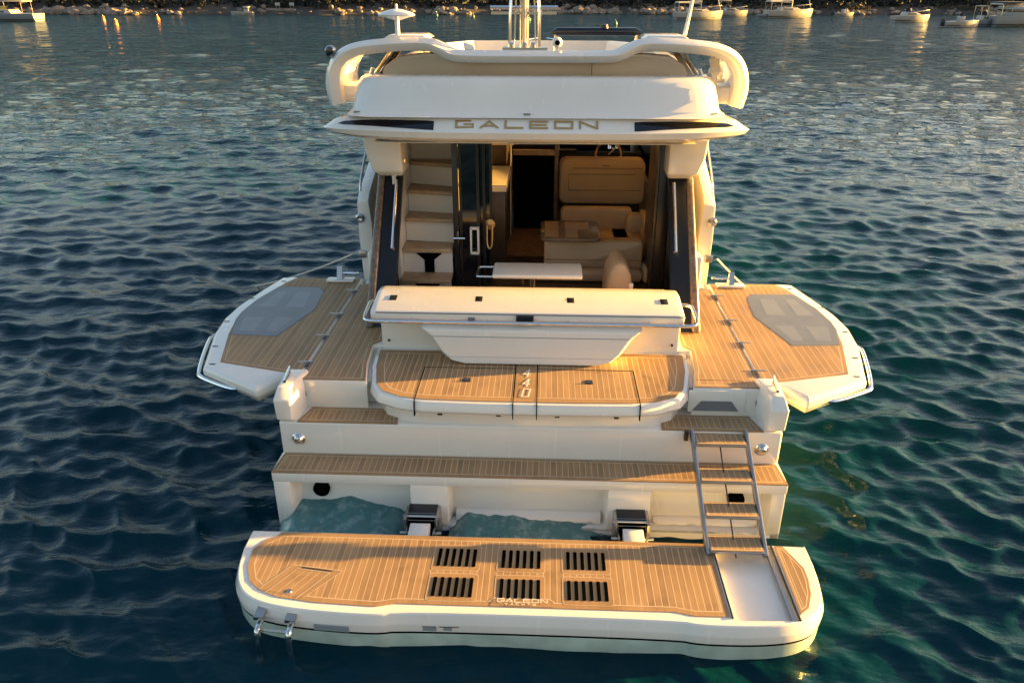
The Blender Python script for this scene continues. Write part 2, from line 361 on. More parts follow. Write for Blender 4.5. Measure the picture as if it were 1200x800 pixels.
# tread sheets
teak('step_tread', [(-2.165, 1.302), (2.165, 1.302), (2.14, 1.595), (-2.14, 1.595)], .569, tr, .03)
teak('step_tread', [(-2.0, 1.604), (-1.12, 1.604), (-1.16, 1.855), (-1.93, 1.855)], .890, tr, .03)
teak('step_tread', [(1.14, 1.604), (2.0, 1.604), (1.93, 1.855), (1.16, 1.855)], .890, tr, .03)
# locker door on the starboard riser
l = MB(); l.box((1.39, 1.845, .93), (1.88, 1.861, 1.14), WHITE); ld = l.build('locker_door', tr, bevel=.006)
l = MB(); l.prism_y([(1.43, .945), (1.83, .945), (1.76, 1.04), (1.50, 1.04)], 1.838, 1.8445, GRAY); l.build('door_recess', ld)
# side-deck teak
dk = MB(); dkr = None
pl = [(-2.012, 1.872), (-1.435, 1.872), (-1.497, 2.2), (-1.53, 2.62), (-1.46, 2.7), (-1.46, 4.25), (-2.012, 4.25)]
teak('deck_teak', pl, 1.164, tr, .03, TEAKW); teak('deck_teak', mir(pl), 1.164, tr, .03, TEAKW)
k = MB()
for a, b in (((1.47, 2.0), (1.85, 2.0)), ((1.85, 2.0), (1.885, 1.965)), ((1.885, 1.965), (1.9, 1.88))): (lambda A, B: k.add([(A[0], A[1]-.003, 1.1652), (B[0], B[1]-.003, 1.1652), (B[0]+.004, B[1]+.003, 1.1652), (A[0]+.004, A[1]+.003, 1.1652)], [(0, 1, 2, 3)], STICKB))(a, b)
k.build('deck_hatch_seam', tr, smooth=False)
fl = MB(); fl.add([(-1.45, 2.95, 1.163), (1.45, 2.95, 1.163), (1.45, 4.25, 1.163), (-1.45, 4.25, 1.163)], [(0, 1, 2, 3)], TEAKW); fl.build('cockpit_teak', tr)

# ---- bathing platform
out = [(-2.2, .86), (-2.195, .66), (-2.16, .42), (-2.09, .25), (-1.97, .13), (-1.8, .065), (-1.5, .02), (-1.02, -.005), (-.88, .035), (1.1, .035), (1.24, -.002), (1.6, .0), (1.86, .03), (2.03, .10), (2.14, .24), (2.185, .44), (2.2, .66), (2.2, .845)]
out = [out[0]]+[tuple(p) for p in chaikin(out[1:-1], 2)]+[out[-1]]
P = MB()
def pring(d, z):
    o_ = offset(out, d); return [(x, y if (y < .8) else (.855), z) for x, y in o_]
P.loft([pring(0, .298), pring(.005, .295), pring(.010, .289), pring(.034, .225), pring(.036, .215), pring(.030, .15), pring(.026, .144)], WHITE, False, False)
P.loft([pring(.026, .144), pring(.018, .140), pring(.020, .130), pring(.025, .127)], HOLE, False, False)
P.loft([pring(.025, .127), pring(.02, .02), pring(-.05, -.2)], BOTTOM, False, True)
# top skin with the slot for the gangway
top = [(-2.2, .86)]+out[1:-1]+[(2.2, .845), (1.945, .852), (1.945, .06), (1.475, .04), (1.475, .857)]
P.add([(x, y, .298) for x, y in top], [tuple(range(len(top)))], WHITE)
P.add([(1.475, .04, .24), (1.945, .06, .24), (1.945, .852, .24), (1.475, .857, .24), (1.475, .04, .298), (1.945, .06, .298), (1.945, .852, .298), (1.475, .857, .298)], [(0, 1, 2, 3), (0, 4, 5, 1), (1, 5, 6, 2), (3, 7, 4, 0), (2, 6, 7, 3)], WHITE)
plat = P.build('bathing_platform', Y, ang=17)
for x_, r_ in ((1.478, .006), (1.942, .009)): k = MB(); k.tube([(x_, .06, .302), (x_, .848, .302)], r_, SATIN); k.build('slot_edge', plat)
k = MB(); k.box((1.895, .07, .262), (1.925, .84, .285), DSTEEL); k.build('slot_rail', plat)
tm = [(-1.96, .852), (-1.99, .80), (-2.06, .75), (-2.125, .64), (-2.1, .45), (-2.03, .29), (-1.93, .20), (-1.78, .135), (-1.48, .09), (-1.04, .068), (-.90, .105), (1.08, .105), (1.22, .072), (1.462, .075), (1.462, .852)]
td = teak('platform_teak', tm, .3025, plat, .045)
tr2 = [(1.965, .845), (1.962, .12), (2.04, .19), (2.095, .33), (2.12, .47), (2.125, .60), (2.08, .72), (2.03, .845)]
teak('platform_teak', tr2, .3025, plat, .018)
# grilles
for cx in (-.515, -.02, .475):
    for cy in (.605, .285):
        g = MB(); rr = rrect(cx-.185, cy-.145, cx+.185, cy+.145, .03); r2 = rrect(cx-.181, cy-.141, cx+.181, cy+.141, .028)
        n = len(rr); z = .3035
        g.add([(x, y, z) for x, y in rr]+[(x, y, z) for x, y in r2], [(i, (i+1) % n, n+(i+1) % n, n+i) for i in range(n)], CAULK)
        g.add([(x, y, z) for x, y in r2], [tuple(range(n))], TEAKP)
        go = g.build('deck_grille', plat, smooth=False)
        q = MB()
        for k in range(6):
            x = cx-.135+k*.054; q.prism(rrect(x-.0135, cy-.1, x+.0135, cy+.1, .009, 3), .3, .3065, HOLE)  # flat black boxes colour in the dark of open slots
        for v in q.v: pass
        me = q; go_m = me.build('_slots', None, smooth=False)
        # join the slots into the grille mesh
        bm = bmesh.new(); bm.from_mesh(go.data); nm = len(go.data.materials); go.data.materials.append(HOLE)
        bm2 = bmesh.new(); bm2.from_mesh(go_m.data)
        mp = {v: bm.verts.new(v.co) for v in bm2.verts}
        for f in bm2.faces: nf = bm.faces.new([mp[v] for v in f.verts]); nf.material_index = nm
        bm.to_mesh(go.data); bm.free(); bm2.free(); bpy.data.objects.remove(go_m)
# hidden ladder hatch lines and recessed latch
def strip(mb, a, b, z, wd, m):
    a, b = Vector(a), Vector(b); d = (b-a).normalized(); n = Vector((-d.y, d.x))*wd/2
    mb.add([(*(a-n), z), (*(b-n), z), (*(b+n), z), (*(a+n), z)], [(0, 1, 2, 3)], m)
k = MB(); A = [(-1.93, .205), (-1.76, .47), (-1.36, .42), (-1.58, .13)]
k.add([(x, y, .3034) for x, y in A], [(0, 1, 2, 3)], TEAKP)
for i, (a, b) in enumerate(((A[0], A[1]), (A[1], A[2]), (A[2], A[3]), ((-1.87, .17), (-1.71, .43)), ((-1.45, .395), (-1.63, .12)), ((-1.71, .43), (-1.45, .395)))): strip(k, a, b, .3040+.0002*i, .0065, CAULK)
for i in range(4): strip(k, (-1.645+.06*i, .415-.006*i), (-1.80+.06*i, .15-.007*i), .3038-.0001*i, .005, CAULK)
strip(k, (-1.68, .445), (-1.44, .412), .3052, .010, SATIN)
k.build('ladder_hatch', plat, smooth=False)
k = MB(); k.lathe([(0, 0), (.022, 0), (.02, .003), (0, .003)], (-1.70, .19, .3035), DSTEEL, 14); k.build('hatch_latch', plat)
# lettering on the aft margin
k = MB(); text(k, 'GALEON', (-.175, .146, .3045), (1, 0, 0), (0, 1, 0), .046, .032, .016, .006, LETW, .004); text(k, 'YACHTS', (-.12, .120, .3045), (1, 0, 0), (0, 1, 0), .018, .014, .022, .004, LETW, .004)
k.add([(-.23, .112, .3040), (.23, .112, .3040), (.2, .187, .3040), (-.2, .187, .3040)], [(0, 1, 2, 3)], TEAKP); strip(k, (-.2, .190), (.2, .190), .3042, .007, CAULK); strip(k, (-.2, .190), (-.24, .15), .3044, .007, CAULK); strip(k, (.24, .15), (.2, .190), .3044, .007, CAULK)
k.build('platform_lettering', plat, smooth=False)
# boarding ladder stubs, drawer front and stickers on the aft face
k = MB()
for x in (-1.86, -1.63):
    y0 = .03 if x < -1.7 else .01
    k.box((x-.035, y0-.06, .235), (x+.035, y0+.05, .262), DSTEEL)
    k.tube(chaikin([(x, y0+.02, .2), (x, y0-.09, .2), (x, y0-.12, .18), (x, y0-.12, -.06)], 2), .022, STEEL, 10)
k.tube([(-1.86, -.04, .16), (-1.63, -.06, .16)], .012, STEEL)
k.build('boarding_ladder', plat)
k = MB(); k.hexa([(-1.47, -.020, .15), (-1.22, -.032, .15), (-1.22, -.0, .15), (-1.47, .01, .15), (-1.47, -.026, .205), (-1.22, -.038, .205), (-1.22, -.0, .205), (-1.47, .01, .205)], STICK); k.build('vent_slot', plat)
k = MB(); fy = lambda z: .005-(z-.15)*.092
def decal(x0, x1, z0, z1, m, e=.006):
    x0 += .06; x1 += .06
    k.add([(x0, fy(z0)-e, z0), (x1, fy(z0)-e, z0), (x1, fy(z1)-e, z1), (x0, fy(z1)-e, z1)], [(0, 1, 2, 3)], m)
decal(-.86, -.76, .157, .197, STICKW); decal(-.758, -.66, .157, .197, STICK); decal(-.86, -.66, .198, .206, STICKB); decal(-.845, -.775, .168, .178, SATIN, .006)
decal(-.64, -.50, .198, .206, STICKB); decal(-.61, -.55, .165, .195, STICK); k.build('warning_label', plat, smooth=False)

# ---- lift brackets
for cx in (-.875, .885):
    k = MB()
    for s in (-1, 1):
        k.box((cx+s*.135-.012, 1.10, -.2), (cx+s*.135+.012, 1.30, .268), DSTEEL)
        k.box((cx+s*.115-.006, 1.0, -.1), (cx+s*.115+.006, 1.12, .20), DSTEEL)
        k.tube([(cx+s*.10, 1.06, .16), (cx+s*.175, 1.06, .16)], .014, STEEL)
    k.box((cx-.115, 1.12, -.1), (cx+.115, 1.30, .245), HOLE)
    k.hexa([(cx-.125, 1.19, .250), (cx+.125, 1.19, .250), (cx+.125, 1.302, .262), (cx-.125, 1.302, .262), (cx-.125, 1.19, .264), (cx+.125, 1.19, .264), (cx+.125, 1.302, .280), (cx-.125, 1.302, .280)], SATIN)
    k.tube([(cx-.155, 1.165, .252), (cx+.155, 1.165, .252)], .013, STEEL)
    br = k.build('lift_bracket', plat, bevel=.003)
    k = MB(); k.hexa([(cx-.085, .80, .05), (cx+.085, .80, .05), (cx+.085, 1.08, .05), (cx-.085, 1.08, .05), (cx-.085, .875, .24), (cx+.085, .875, .24), (cx+.085, 1.08, .25), (cx-.085, 1.08, .25)], WHITE); k.build('lift_arm', plat, bevel=.008)

# ---- folding ladder from step to platform
LB, LT = Vector((0, .72, .30)), Vector((0, 1.58, .90))
la = MB()
for a, b in ((1.425, 1.385), (1.87, 1.835)):
    pts = []
    for x, p in ((a, LB), (b, LT)): pts.append((x, p))
    (xa, p0), (xb, p1) = pts; d = (p1-p0).normalized(); nn = Vector((0, -d.z, d.y))
    vs = []
    for x, p in pts:
        for dx, dn in ((-.014, -.035), (.014, -.035), (.014, .035), (-.014, .035)): vs.append((x+dx, p.y+nn.y*dn, p.z+nn.z*dn))
    la.hexa([vs[0], vs[1], vs[2], vs[3], vs[4], vs[5], vs[6], vs[7]], DSTEEL)
lad = la.build('folding_ladder', Y, bevel=.004)
for i, t in enumerate((.08, .34, .615, .92)):
    p = LB.lerp(LT, t); x0 = 1.425-.04*t+.016; x1 = 1.87-.035*t-.016; zz = p.z+.012
    dp = .10
    k = MB(); k.box((x0, p.y-dp, zz-.018), (x1, p.y+dp, zz-.001), DSTEEL); tdm = k.build('ladder_tread', lad, bevel=.003)
    teak('tread_teak', [(x0+.004, p.y-dp+.012), (x1-.004, p.y-dp+.012), (x1-.004, p.y+dp-.004), (x0+.004, p.y+dp-.004)], zz+.004, lad, .012)
k = MB(); k.tube([(1.61, 1.55, .87), (1.645, .72, .28)], .006, SATIN, 6); k.build('ladder_strap', lad)
k = MB(); k.box((1.33, 1.57, .80), (1.365, 1.6, .89), SATIN); k.build('ladder_bracket', lad, bevel=.004)

# ---- balconies
bal = [(-2.04, 4.43), (-2.86, 4.45), (-2.98, 4.43), (-3.08, 4.0), (-3.17, 3.55), (-3.19, 3.2), (-3.14, 2.8), (-2.95, 2.08), (-2.36, 1.72), (-2.22, 1.92), (-2.04, 1.95)]
def balcony(s):
    f = lambda pts: pts if s < 0 else mir(pts)
    b = MB(); o = bal
    low = offset(o, -.06)
    def rg(p, z, g=None): return [(-s*x if s > 0 else x, y, z if g is None else g(x, y)) for x, y in p]
    # thick rim: deck edge, bevelled shoulder, drooping aft end
    zb = lambda x, y: .98 if y > 2.2 else .96
    o2 = offset(o, .03)
    rings = [[(x*(-1 if s > 0 else 1), y, 1.165) for x, y in o],
             [(x*(-1 if s > 0 else 1), y, 1.14) for x, y in o2],
             [(x*(-1 if s > 0 else 1), y, 1.075) for x, y in o2],
             [(x*(-1 if s > 0 else 1), y, 1.0 if y > 1.8 else .985) for x, y in offset(o, -.03)]]
    b.loft(rings, WHITE)
    bo = b.build('balcony', Y, bevel=.016, seg=3)
    tp = [(-2.045, 4.41), (-2.80, 4.43), (-2.89, 4.25), (-3.05, 3.6), (-3.075, 3.2), (-3.01, 2.8), (-2.845, 2.16), (-2.2, 1.985), (-2.045, 1.985)]
    teak('balcony_teak', f(tp), 1.169, bo, .035, TEAKW)
    gp = [(-2.45, 4.1), (-2.92, 4.1), (-3.03, 3.7), (-3.07, 3.35), (-3.06, 3.15), (-2.97, 2.78), (-2.52, 2.75), (-2.33, 3.45), (-2.37, 3.95)]
    k = MB(); k.prism(f(gp), 1.165, 1.1715, GPANE); k.prism(f(offset(gp, .012)), 1.165, 1.1705, GRAY)
    go = k.build('balcony_window', bo)
    for qd in ([(-2.5, 3.95), (-2.66, 3.95), (-2.66, 3.5), (-2.46, 3.5)], [(-2.78, 3.95), (-2.88, 3.95), (-2.96, 3.5), (-2.78, 3.5)],
               [(-2.47, 3.22), (-2.66, 3.22), (-2.66, 2.86), (-2.55, 2.86)], [(-2.78, 3.22), (-3.0, 3.2), (-2.93, 2.86), (-2.78, 2.86)]):
        k = MB(); k.add([(x, y, 1.1722) for x, y in f(qd)], [(0, 1, 2, 3)], GPANE2); k.build('window_pane', go, smooth=False)
    for y in (4.05, 3.35, 2.8, 2.2):
        k = MB(); xs = sorted((s*2.03, s*2.0)); 
        k.box((min(s*1.99, s*2.13), y-.012, 1.166), (max(s*1.99, s*2.13), y+.008, 1.174), DSTEEL)
        k.box((min(s*2.005, s*2.05), y-.12, 1.166), (max(s*2.005, s*2.05), y-.021, 1.172), RUBB)
        k.build('balcony_hinge', bo, bevel=.004)
    rl = MB(); rl.tube(chaikin([(s*3.15, 2.95, 1.10), (s*3.2, 2.9, 1.10), (s*3.235, 2.83, 1.09), (s*3.05, 2.1, 1.08), (s*2.98, 2.02, 1.07), (s*2.62, 1.83, 1.06), (s*2.56, 1.86, 1.07)], 2), .02, STEEL, 10); rl.build('balcony_rail', bo)
    for x, y in ((2.93, 4.3), (3.115, 3.75), (3.145, 3.1), (3.03, 2.5), (2.905, 2.12)):
        k = MB(); k.box((s*x-.028, y-.012, 1.16), (s*x+.028, y+.012, 1.168), SATIN); k.build('rim_fitting', bo, bevel=.004)
    k = MB(); k.box((min(s*2.1, s*2.42), 4.27, 1.171), (max(s*2.1, s*2.42), 4.39, 1.2), WHITE); k.build('balcony_latch', bo, bevel=.01)
    k = MB(); k.tube([(s*2.05, 4.36, 1.26), (s*2.3, 4.36, 1.26)], .014, STEEL); k.prism_x([(4.3, 1.2), (4.42, 1.2), (4.36, 1.34)], s*2.27-.03, s*2.27+.03, DSTEEL); k.build('folding_strut', bo)
    k = MB(); k.box((min(s*2.022, s*2.06), 2.01, 1.09), (max(s*2.022, s*2.06), 4.4, 1.15), GRAY); k.build('hinge_strip', bo)
balcony(-1); balcony(1)

# ---- stern locker with teak lid ("sunpad" block)
def blk(d, yb=2.62):
    base = [(-1.49, yb), (-1.455, 2.2), (-1.385, 1.86), (-1.29, 1.70), (-1.10, 1.60), (-.88, 1.56), (-.4, 1.545), (.4, 1.545), (.88, 1.56), (1.10, 1.60), (1.29, 1.70), (1.385, 1.86), (1.455, 2.2), (1.49, yb)]
    return [(x, min(y, yb)) for x, y in offset(base, d)]
k = MB(); k.loft([[(x, y, z) for x, y in blk(d)] for d, z in ((-.075, .885), (-.065, 1.0), (-.02, 1.015), (0, 1.03), (.012, 1.05), (.0, 1.10), (-.012, 1.125), (-.03, 1.130))], WHITE)
lock = k.build('stern_locker', Y, ang=25)
teak('locker_teak', blk(-.045, 2.6), 1.136, lock, .07)
k = MB()
for i, (a, b) in enumerate((((-.96, 2.2), (-.96, 1.57)), ((-.125, 2.3), (-.125, 1.55)), ((.075, 2.3), (.075, 1.55)), ((.94, 2.2), (.94, 1.57)), ((-.96, 2.2), (-.125, 2.2)), ((.075, 2.2), (.94, 2.2)))): strip(k, a, b, 1.1375+.0002*i, .008, HOLE)
for x in (-.96, -.125, .075, .94): 
    y = 1.545 if abs(x) < .5 else 1.565
    k.hexa([(x-.004, y-.022, 1.0), (x+.004, y-.022, 1.0), (x+.004, y+.02, 1.0), (x-.004, y+.02, 1.0), (x-.004, y-.008, 1.13), (x+.004, y-.008, 1.13), (x+.004, y+.03, 1.13), (x-.004, y+.03, 1.13)], HOLE)
k.build('lid_seam', lock, smooth=False)
k = MB(); k.add([(-.117, 1.66, 1.1367), (.067, 1.66, 1.1367), (.067, 2.25, 1.1367), (-.117, 2.25, 1.1367)], [(0, 1, 2, 3)], TEAKP)
for i, ch in enumerate('440'): text(k, ch, (-.055, 2.045-.185*i, 1.137), (1, 0, 0), (0, 1, 0), .056, .135, 0, .013, LETW, .003, .12)
k.build('locker_lettering', lock, smooth=False)
for x in (-.55, .53):
    k = MB(); k.prism([(x-.035, 1.93), (x+.035, 1.93), (x+.03, 2.0), (x-.03, 2.0)], 1.133, 1.14, SATIN); k.tube([(x-.02, 1.95, 1.145), (x+.02, 1.95, 1.145)], .006, STEEL, 6); k.build('lid_latch', lock)
for x in (-.75, -.25, .25, .75):
    k = MB(); k.box((x-.02, 1.595, .985), (x+.02, 1.64, 1.0), SATIN); k.build('drain_slot', lock)

# ---- aft sofa seen from behind
k = MB()
k.box((-1.43, 2.60, 1.12), (1.41, 2.95, 1.50), CREAM)
sofa = k.build('aft_sofa', Y, bevel=.02)
k = MB()   # box-shaped backrest moulding with sloped lid
pr = [(2.46, 1.465), (2.405, 1.49), (2.395, 1.572), (2.415, 1.597), (2.60, 1.63), (2.78, 1.66), (2.93, 1.65), (2.95, 1.465)]
def ends(x, sh): return [(x, 2.4+(y-2.4)*sh+(1-sh)*.18, 1.465+(z-1.465)*(sh if z > 1.6 else 1)) for y, z in pr]
k.loft([ends(-1.475, .93), ends(-1.46, .985), ends(-1.42, 1), ends(1.345, 1), ends(1.385, .985), ends(1.40, .93)], WHITE)
bk = k.build('sofa_back', sofa, bevel=.006, seg=2, ang=22)
k = MB(); k.tube([(-1.42, 2.388, 1.592), (1.4, 2.388, 1.592)], .006, GRAY, 6); k.build('back_seam', sofa)
k = MB()   # trapezoid bulge
tp_ = [(-1.02, 1.47), (-.93, 1.40), (-.83, 1.25), (-.74, 1.17), (-.62, 1.142), (.64, 1.142), (.76, 1.17), (.85, 1.25), (.95, 1.40), (1.04, 1.47)]
k.loft([[(x, 2.615, z) for x, z in tp_], [(x*.985, 2.285+(z-1.14)*.2, z) for x, z in tp_], [(x*.955, 2.255+(z-1.14)*.2, 1.305+(z-1.305)*.93) for x, z in tp_]], WHITE)
k.build('sofa_bulge', sofa, bevel=.012, seg=3, ang=30)
k = MB()
for z_, xw in ((1.40, .90), (1.215, .78)): k.tube([(-xw, 2.256+(z_-1.14)*.2, z_), (xw+.02, 2.256+(z_-1.14)*.2, z_)], .0035, STICK, 5)
k.build('bulge_seam', sofa)
k = MB(); k.tube(chaikin([(-1.42, 2.75, 1.57), (-1.53, 2.74, 1.57), (-1.535, 2.62, 1.565), (-1.535, 2.36, 1.535), (-1.46, 2.335, 1.53), (-1.35, 2.335, 1.53)], 2)+[Vector((1.33, 2.335, 1.53))]+chaikin([(1.33, 2.335, 1.53), (1.44, 2.335, 1.53), (1.515, 2.36, 1.535), (1.515, 2.62, 1.565), (1.51, 2.74, 1.57), (1.4, 2.75, 1.57)], 2)[1:], .017, STEEL, 10)
for x in (-1.1, -.4, .35, 1.08): k.tube([(x, 2.335, 1.53), (x, 2.41, 1.53)], .012, STEEL, 8)
k.build('sofa_rail', sofa)
k = MB(); k.box((-.13, 2.375, 1.515), (.03, 2.40, 1.585), BLACK); k.build('stern_light', sofa, bevel=.006)
k = MB(); k.box((-.57, 2.38, 1.515), (-.51, 2.40, 1.555), GRAY); k.build('socket_cover', sofa)
for x in (-1.30, -.49, .37, 1.24):
    k = MB(); k.hexa([(x-.035, 2.60, 1.626), (x+.035, 2.60, 1.626), (x+.035, 2.69, 1.641), (x-.035, 2.69, 1.641), (x-.033, 2.605, 1.637), (x+.033, 2.605, 1.637), (x+.033, 2.685, 1.651), (x-.033, 2.685, 1.651)], SATIN); k.build('lid_catch', sofa, bevel=.003)
k = MB(); k.box((-1.35, 2.955, 1.3), (1.33, 3.05, 1.62), FAB); k.box((-1.35, 2.955, 1.17), (1.33, 3.5, 1.30), FAB); k.build('seat_cushion', sofa, bevel=.04, seg=3)
for x in (-1.36, 1.34):
    k = MB(); k.lathe([(0, 0), (.012, 0), (.012, .01), (0, .01)], (x, 2.595, 1.22), SATIN, 8, 'y'); k.build('drain_cap', sofa)

# ---- cockpit table
k = MB(); k.box((-.41, 3.30, 1.60), (.51, 3.70, 1.645), CREAM)
tb = k.build('cockpit_table', Y, bevel=.018, seg=3)
k = MB(); k.tube(chaikin([(-.40, 3.34, 1.61), (-.56, 3.34, 1.61), (-.57, 3.36, 1.61), (-.57, 3.62, 1.61), (-.55, 3.64, 1.61), (-.40, 3.64, 1.61)], 2), .013, STEEL); k.build('table_rail', tb)
k = MB(); k.tube([(0.0, 3.5, 1.16), (0.0, 3.5, 1.6)], .035, STEEL, 12); k.tube([(-.1, 3.42, 1.16), (-.1, 3.42, 1.6)], .016, STEEL); k.build('table_leg', tb)

# ---- bulkhead, stairs, doors
k = MB()
k.box((1.46, 4.12, 1.16), (1.66, 4.2, 2.98), SATIN)
k.box((-1.64, 4.12, 1.16), (-1.47, 4.2, 2.98), SATIN)
k.box((-.9, 4.14, 2.80), (1.47, 4.2, 2.985), SATIN)
k.box((1.33, 4.13, 1.165), (1.455, 4.21, 2.8), SATIN)
k.box((-.89, 4.13, 1.165), (-.83, 4.22, 2.8), SATIN)
bh = k.build('aft_bulkhead', Y, bevel=.006)
k = MB(); k.box((1.31, 4.22, 1.17), (1.42, 4.9, 2.8), WOOD); k.build('door_pillar', bh, bevel=.004)
for i, (x0, x1, y) in enumerate(((-.82, -.60, 4.16), (-.70, -.54, 4.25), (-.58, -.47, 4.33))):
    k = MB(); k.box((x0, y, 1.17), (x1, y+.05, 2.8), BLACK); k.box((x0, y-.012, 1.17), (x0+.03, y-.001, 2.8), SATIN); k.box((x1-.03, y-.012, 1.17), (x1, y-.001, 2.8), SATIN)
    d = k.build('sliding_door', bh)
k = MB(); k.box((-.705, 4.085, 1.60), (-.685, 4.158, 1.90), CREAM); k.box((-.625, 4.085, 1.60), (-.605, 4.158, 1.90), CREAM); k.box((-.705, 4.085, 1.88), (-.605, 4.14, 1.905), CREAM); k.box((-.705, 4.085, 1.595), (-.605, 4.14, 1.62), CREAM)
k.build('door_handle', bh, bevel=.004)
k = MB(); k.tube([(-.84, 4.09, 1.70), (-.84, 4.09, 1.86)], .014, STEEL); k.tube([(-.89, 4.09, 1.78), (-.76, 4.09, 1.78)], .016, STEEL); k.build('door_lock', bh)
k = MB(); k.lathe([(0, 0), (.06, 0), (.06, .02), (0, .03)], (-.50, 4.32, 1.88), GOLD, 16, 'y'); k.tube(chaikin([(-.53, 4.27, 1.88), (-.53, 4.24, 1.62), (-.47, 4.24, 1.62), (-.47, 4.27, 1.88)], 2), .010, GOLD); k.build('latch_plate', bh)
# stairs to the flybridge
k = MB(); k.box((-1.50, 3.95, 1.16), (-1.465, 5.6, 2.985), CREAM); k.box((-.90, 4.225, 1.16), (-.865, 5.6, 2.985), CREAM); k.box((-1.46, 5.3, 1.16), (-.905, 5.34, 2.985), CREAM)
stw = k.build('fly_stairs', Y)
TREADM = mat('stair_tread_wood', (.44, .30, .175), .5, var=.15, vscale=12)
ys = [3.86, 4.06, 4.27, 4.47, 4.68]; zs_ = [1.37, 1.66, 1.94, 2.20, 2.47]
for i, (y, z) in enumerate(zip(ys, zs_)):
    k = MB(); x1 = -.91; sk = .0 if i < 2 else .05*(i-1)
    k.hexa([(-1.462, y+sk, z-.045), (x1, y, z-.045), (x1, y+.3, z-.045), (-1.462, y+.3+sk, z-.045), (-1.462, y+sk, z), (x1, y, z), (x1, y+.3, z), (-1.462, y+.3+sk, z)], TREADM)
    k.build('stair_tread', stw, bevel=.01)
    zb = 1.16 if i == 0 else zs_[i-1]
    k = MB(); k.hexa([(-1.462, y+.06+sk, zb), (x1, y+.06, zb), (x1, y+.1, zb), (-1.462, y+.1+sk, zb), (-1.462, y+.06+sk, z-.046), (x1, y+.06, z-.046), (x1, y+.1, z-.046), (-1.462, y+.1+sk, z-.046)], CREAM)
    k.build('stair_riser', stw)
    if i in (0, 1):
        k = MB(); cx = -1.17; zt = z-.05
        k.prism_y([(cx-.055, zb+.002), (cx+.055, zb+.002), (cx+.055, zt-.09), (cx+.14, zt-.02), (cx+.14, zt), (cx-.14, zt), (cx-.14, zt-.02), (cx-.055, zt-.09)], y+.052, y+.0585, HOLE); k.build('riser_dark_plate', stw)  # black plate paints the shade of an open riser
k = MB(); k.box((-1.462, 4.98, 2.47), (-.906, 5.02, 2.99), CREAM); k.lathe([(0, 0), (.025, 0), (.02, .012), (0, .012)], (-1.25, 4.98, 2.68), DSTEEL, 12, 'y'); k.build('stair_back', stw)
# wing panels either side of the cockpit
for s in (-1, 1):
    k = MB()
    tp4 = [(s*1.40, 4.02, 2.50), (s*1.63, 4.02, 2.50)]; bt = [(s*1.40, 3.02, 1.165), (s*1.66, 3.02, 1.165)]
    k.hexa([bt[0], bt[1], (bt[1][0], 3.12, 1.165), (bt[0][0], 3.12, 1.165), tp4[0], tp4[1], (tp4[1][0], 4.12, 2.5), (tp4[0][0], 4.12, 2.5)], NAVY)
    k.add([(s*1.66, 3.12, 1.165), (s*1.66, 4.15, 1.165), (s*1.63, 4.15, 2.5), (s*1.63, 4.12, 2.5)], [(0, 1, 2, 3)], NAVY)
    wg = k.build('wing_panel', Y, bevel=.01)
    k = MB(); k.hexa([(s*1.60, 2.985, 1.17), (s*1.69, 2.985, 1.17), (s*1.69, 3.15, 1.17), (s*1.60, 3.15, 1.17), (s*1.585, 3.985, 2.51), (s*1.655, 3.985, 2.51), (s*1.655, 4.15, 2.51), (s*1.585, 4.15, 2.51)], EDGE); k.build('wing_trim', wg, bevel=.025, seg=3)
    k = MB(); k.tube([(s*1.445, 3.96, 2.44), (s*1.445, 3.91, 2.46), (s*1.45, 3.46, 1.86), (s*1.45, 3.51, 1.84)], .017, STEEL, 10); k.build('wing_handrail', wg)
    k = MB(); yy = 3.82
    k.loft([[(s*1.38, yy+.1, 2.50), (s*1.60, yy+.1, 2.50), (s*1.60, 4.2, 2.50), (s*1.38, 4.2, 2.50)], [(s*1.36, yy+.02, 2.56), (s*1.67, yy+.02, 2.56), (s*1.67, 4.2, 2.56), (s*1.36, 4.2, 2.56)],
            [(s*1.36, yy-.02, 2.72), (s*1.72, yy-.02, 2.72), (s*1.72, 4.2, 2.72), (s*1.36, 4.2, 2.72)], [(s*1.36, yy-.06, 2.99), (s*1.74, yy-.06, 2.99), (s*1.74, 4.2, 2.99), (s*1.36, 4.2, 2.99)]], WHITE)
    k.build('wing_fairing', Y, bevel=.02, seg=3)
# salon shell
k = MB()
k.box((-1.64, 4.21, 1.0), (1.64, 9.4, 1.158), WOOD)
salon = k.build('salon', Y)
for s in (-1, 1):
    k = MB(); k.box((min(s*1.6, s*1.66), 4.2, 1.0), (max(s*1.6, s*1.66), 9.6, 1.72), WHITE); k.box((min(s*1.6, s*1.66), 4.2, 2.74), (max(s*1.6, s*1.66), 9.2, 2.99), WHITE)
    for y in (4.2, 6.3, 8.6): k.box((min(s*1.605, s*1.65), y, 1.72), (max(s*1.605, s*1.65), y+.1, 2.74), SATIN)
    k.build('cabin_side', salon)
    k = MB(); k.box((min(s*1.618, s*1.63), 4.3, 1.72), (max(s*1.618, s*1.63), 9.2, 2.74), TINT); k.build('side_window', salon)
k = MB(); k.hexa([(-1.62, 10.6, 1.95), (1.62, 10.6, 1.95), (1.62, 10.62, 1.95), (-1.62, 10.62, 1.95), (-1.62, 9.1, 2.95), (1.62, 9.1, 2.95), (1.62, 9.14, 2.95), (-1.62, 9.14, 2.95)], TINT); k.build('windscreen', salon)
k = MB(); k.box((-1.6, 9.0, 1.0), (1.6, 10.6, 1.9), WOOD); k.build('front_console', salon)
k = MB(); k.add([(-.5, 5.36, 1.162), (.3, 5.36, 1.162), (.3, 6.62, 1.162), (-.5, 6.62, 1.162)], [(0, 1, 2, 3)], MARB); k.build('salon_floor', salon)
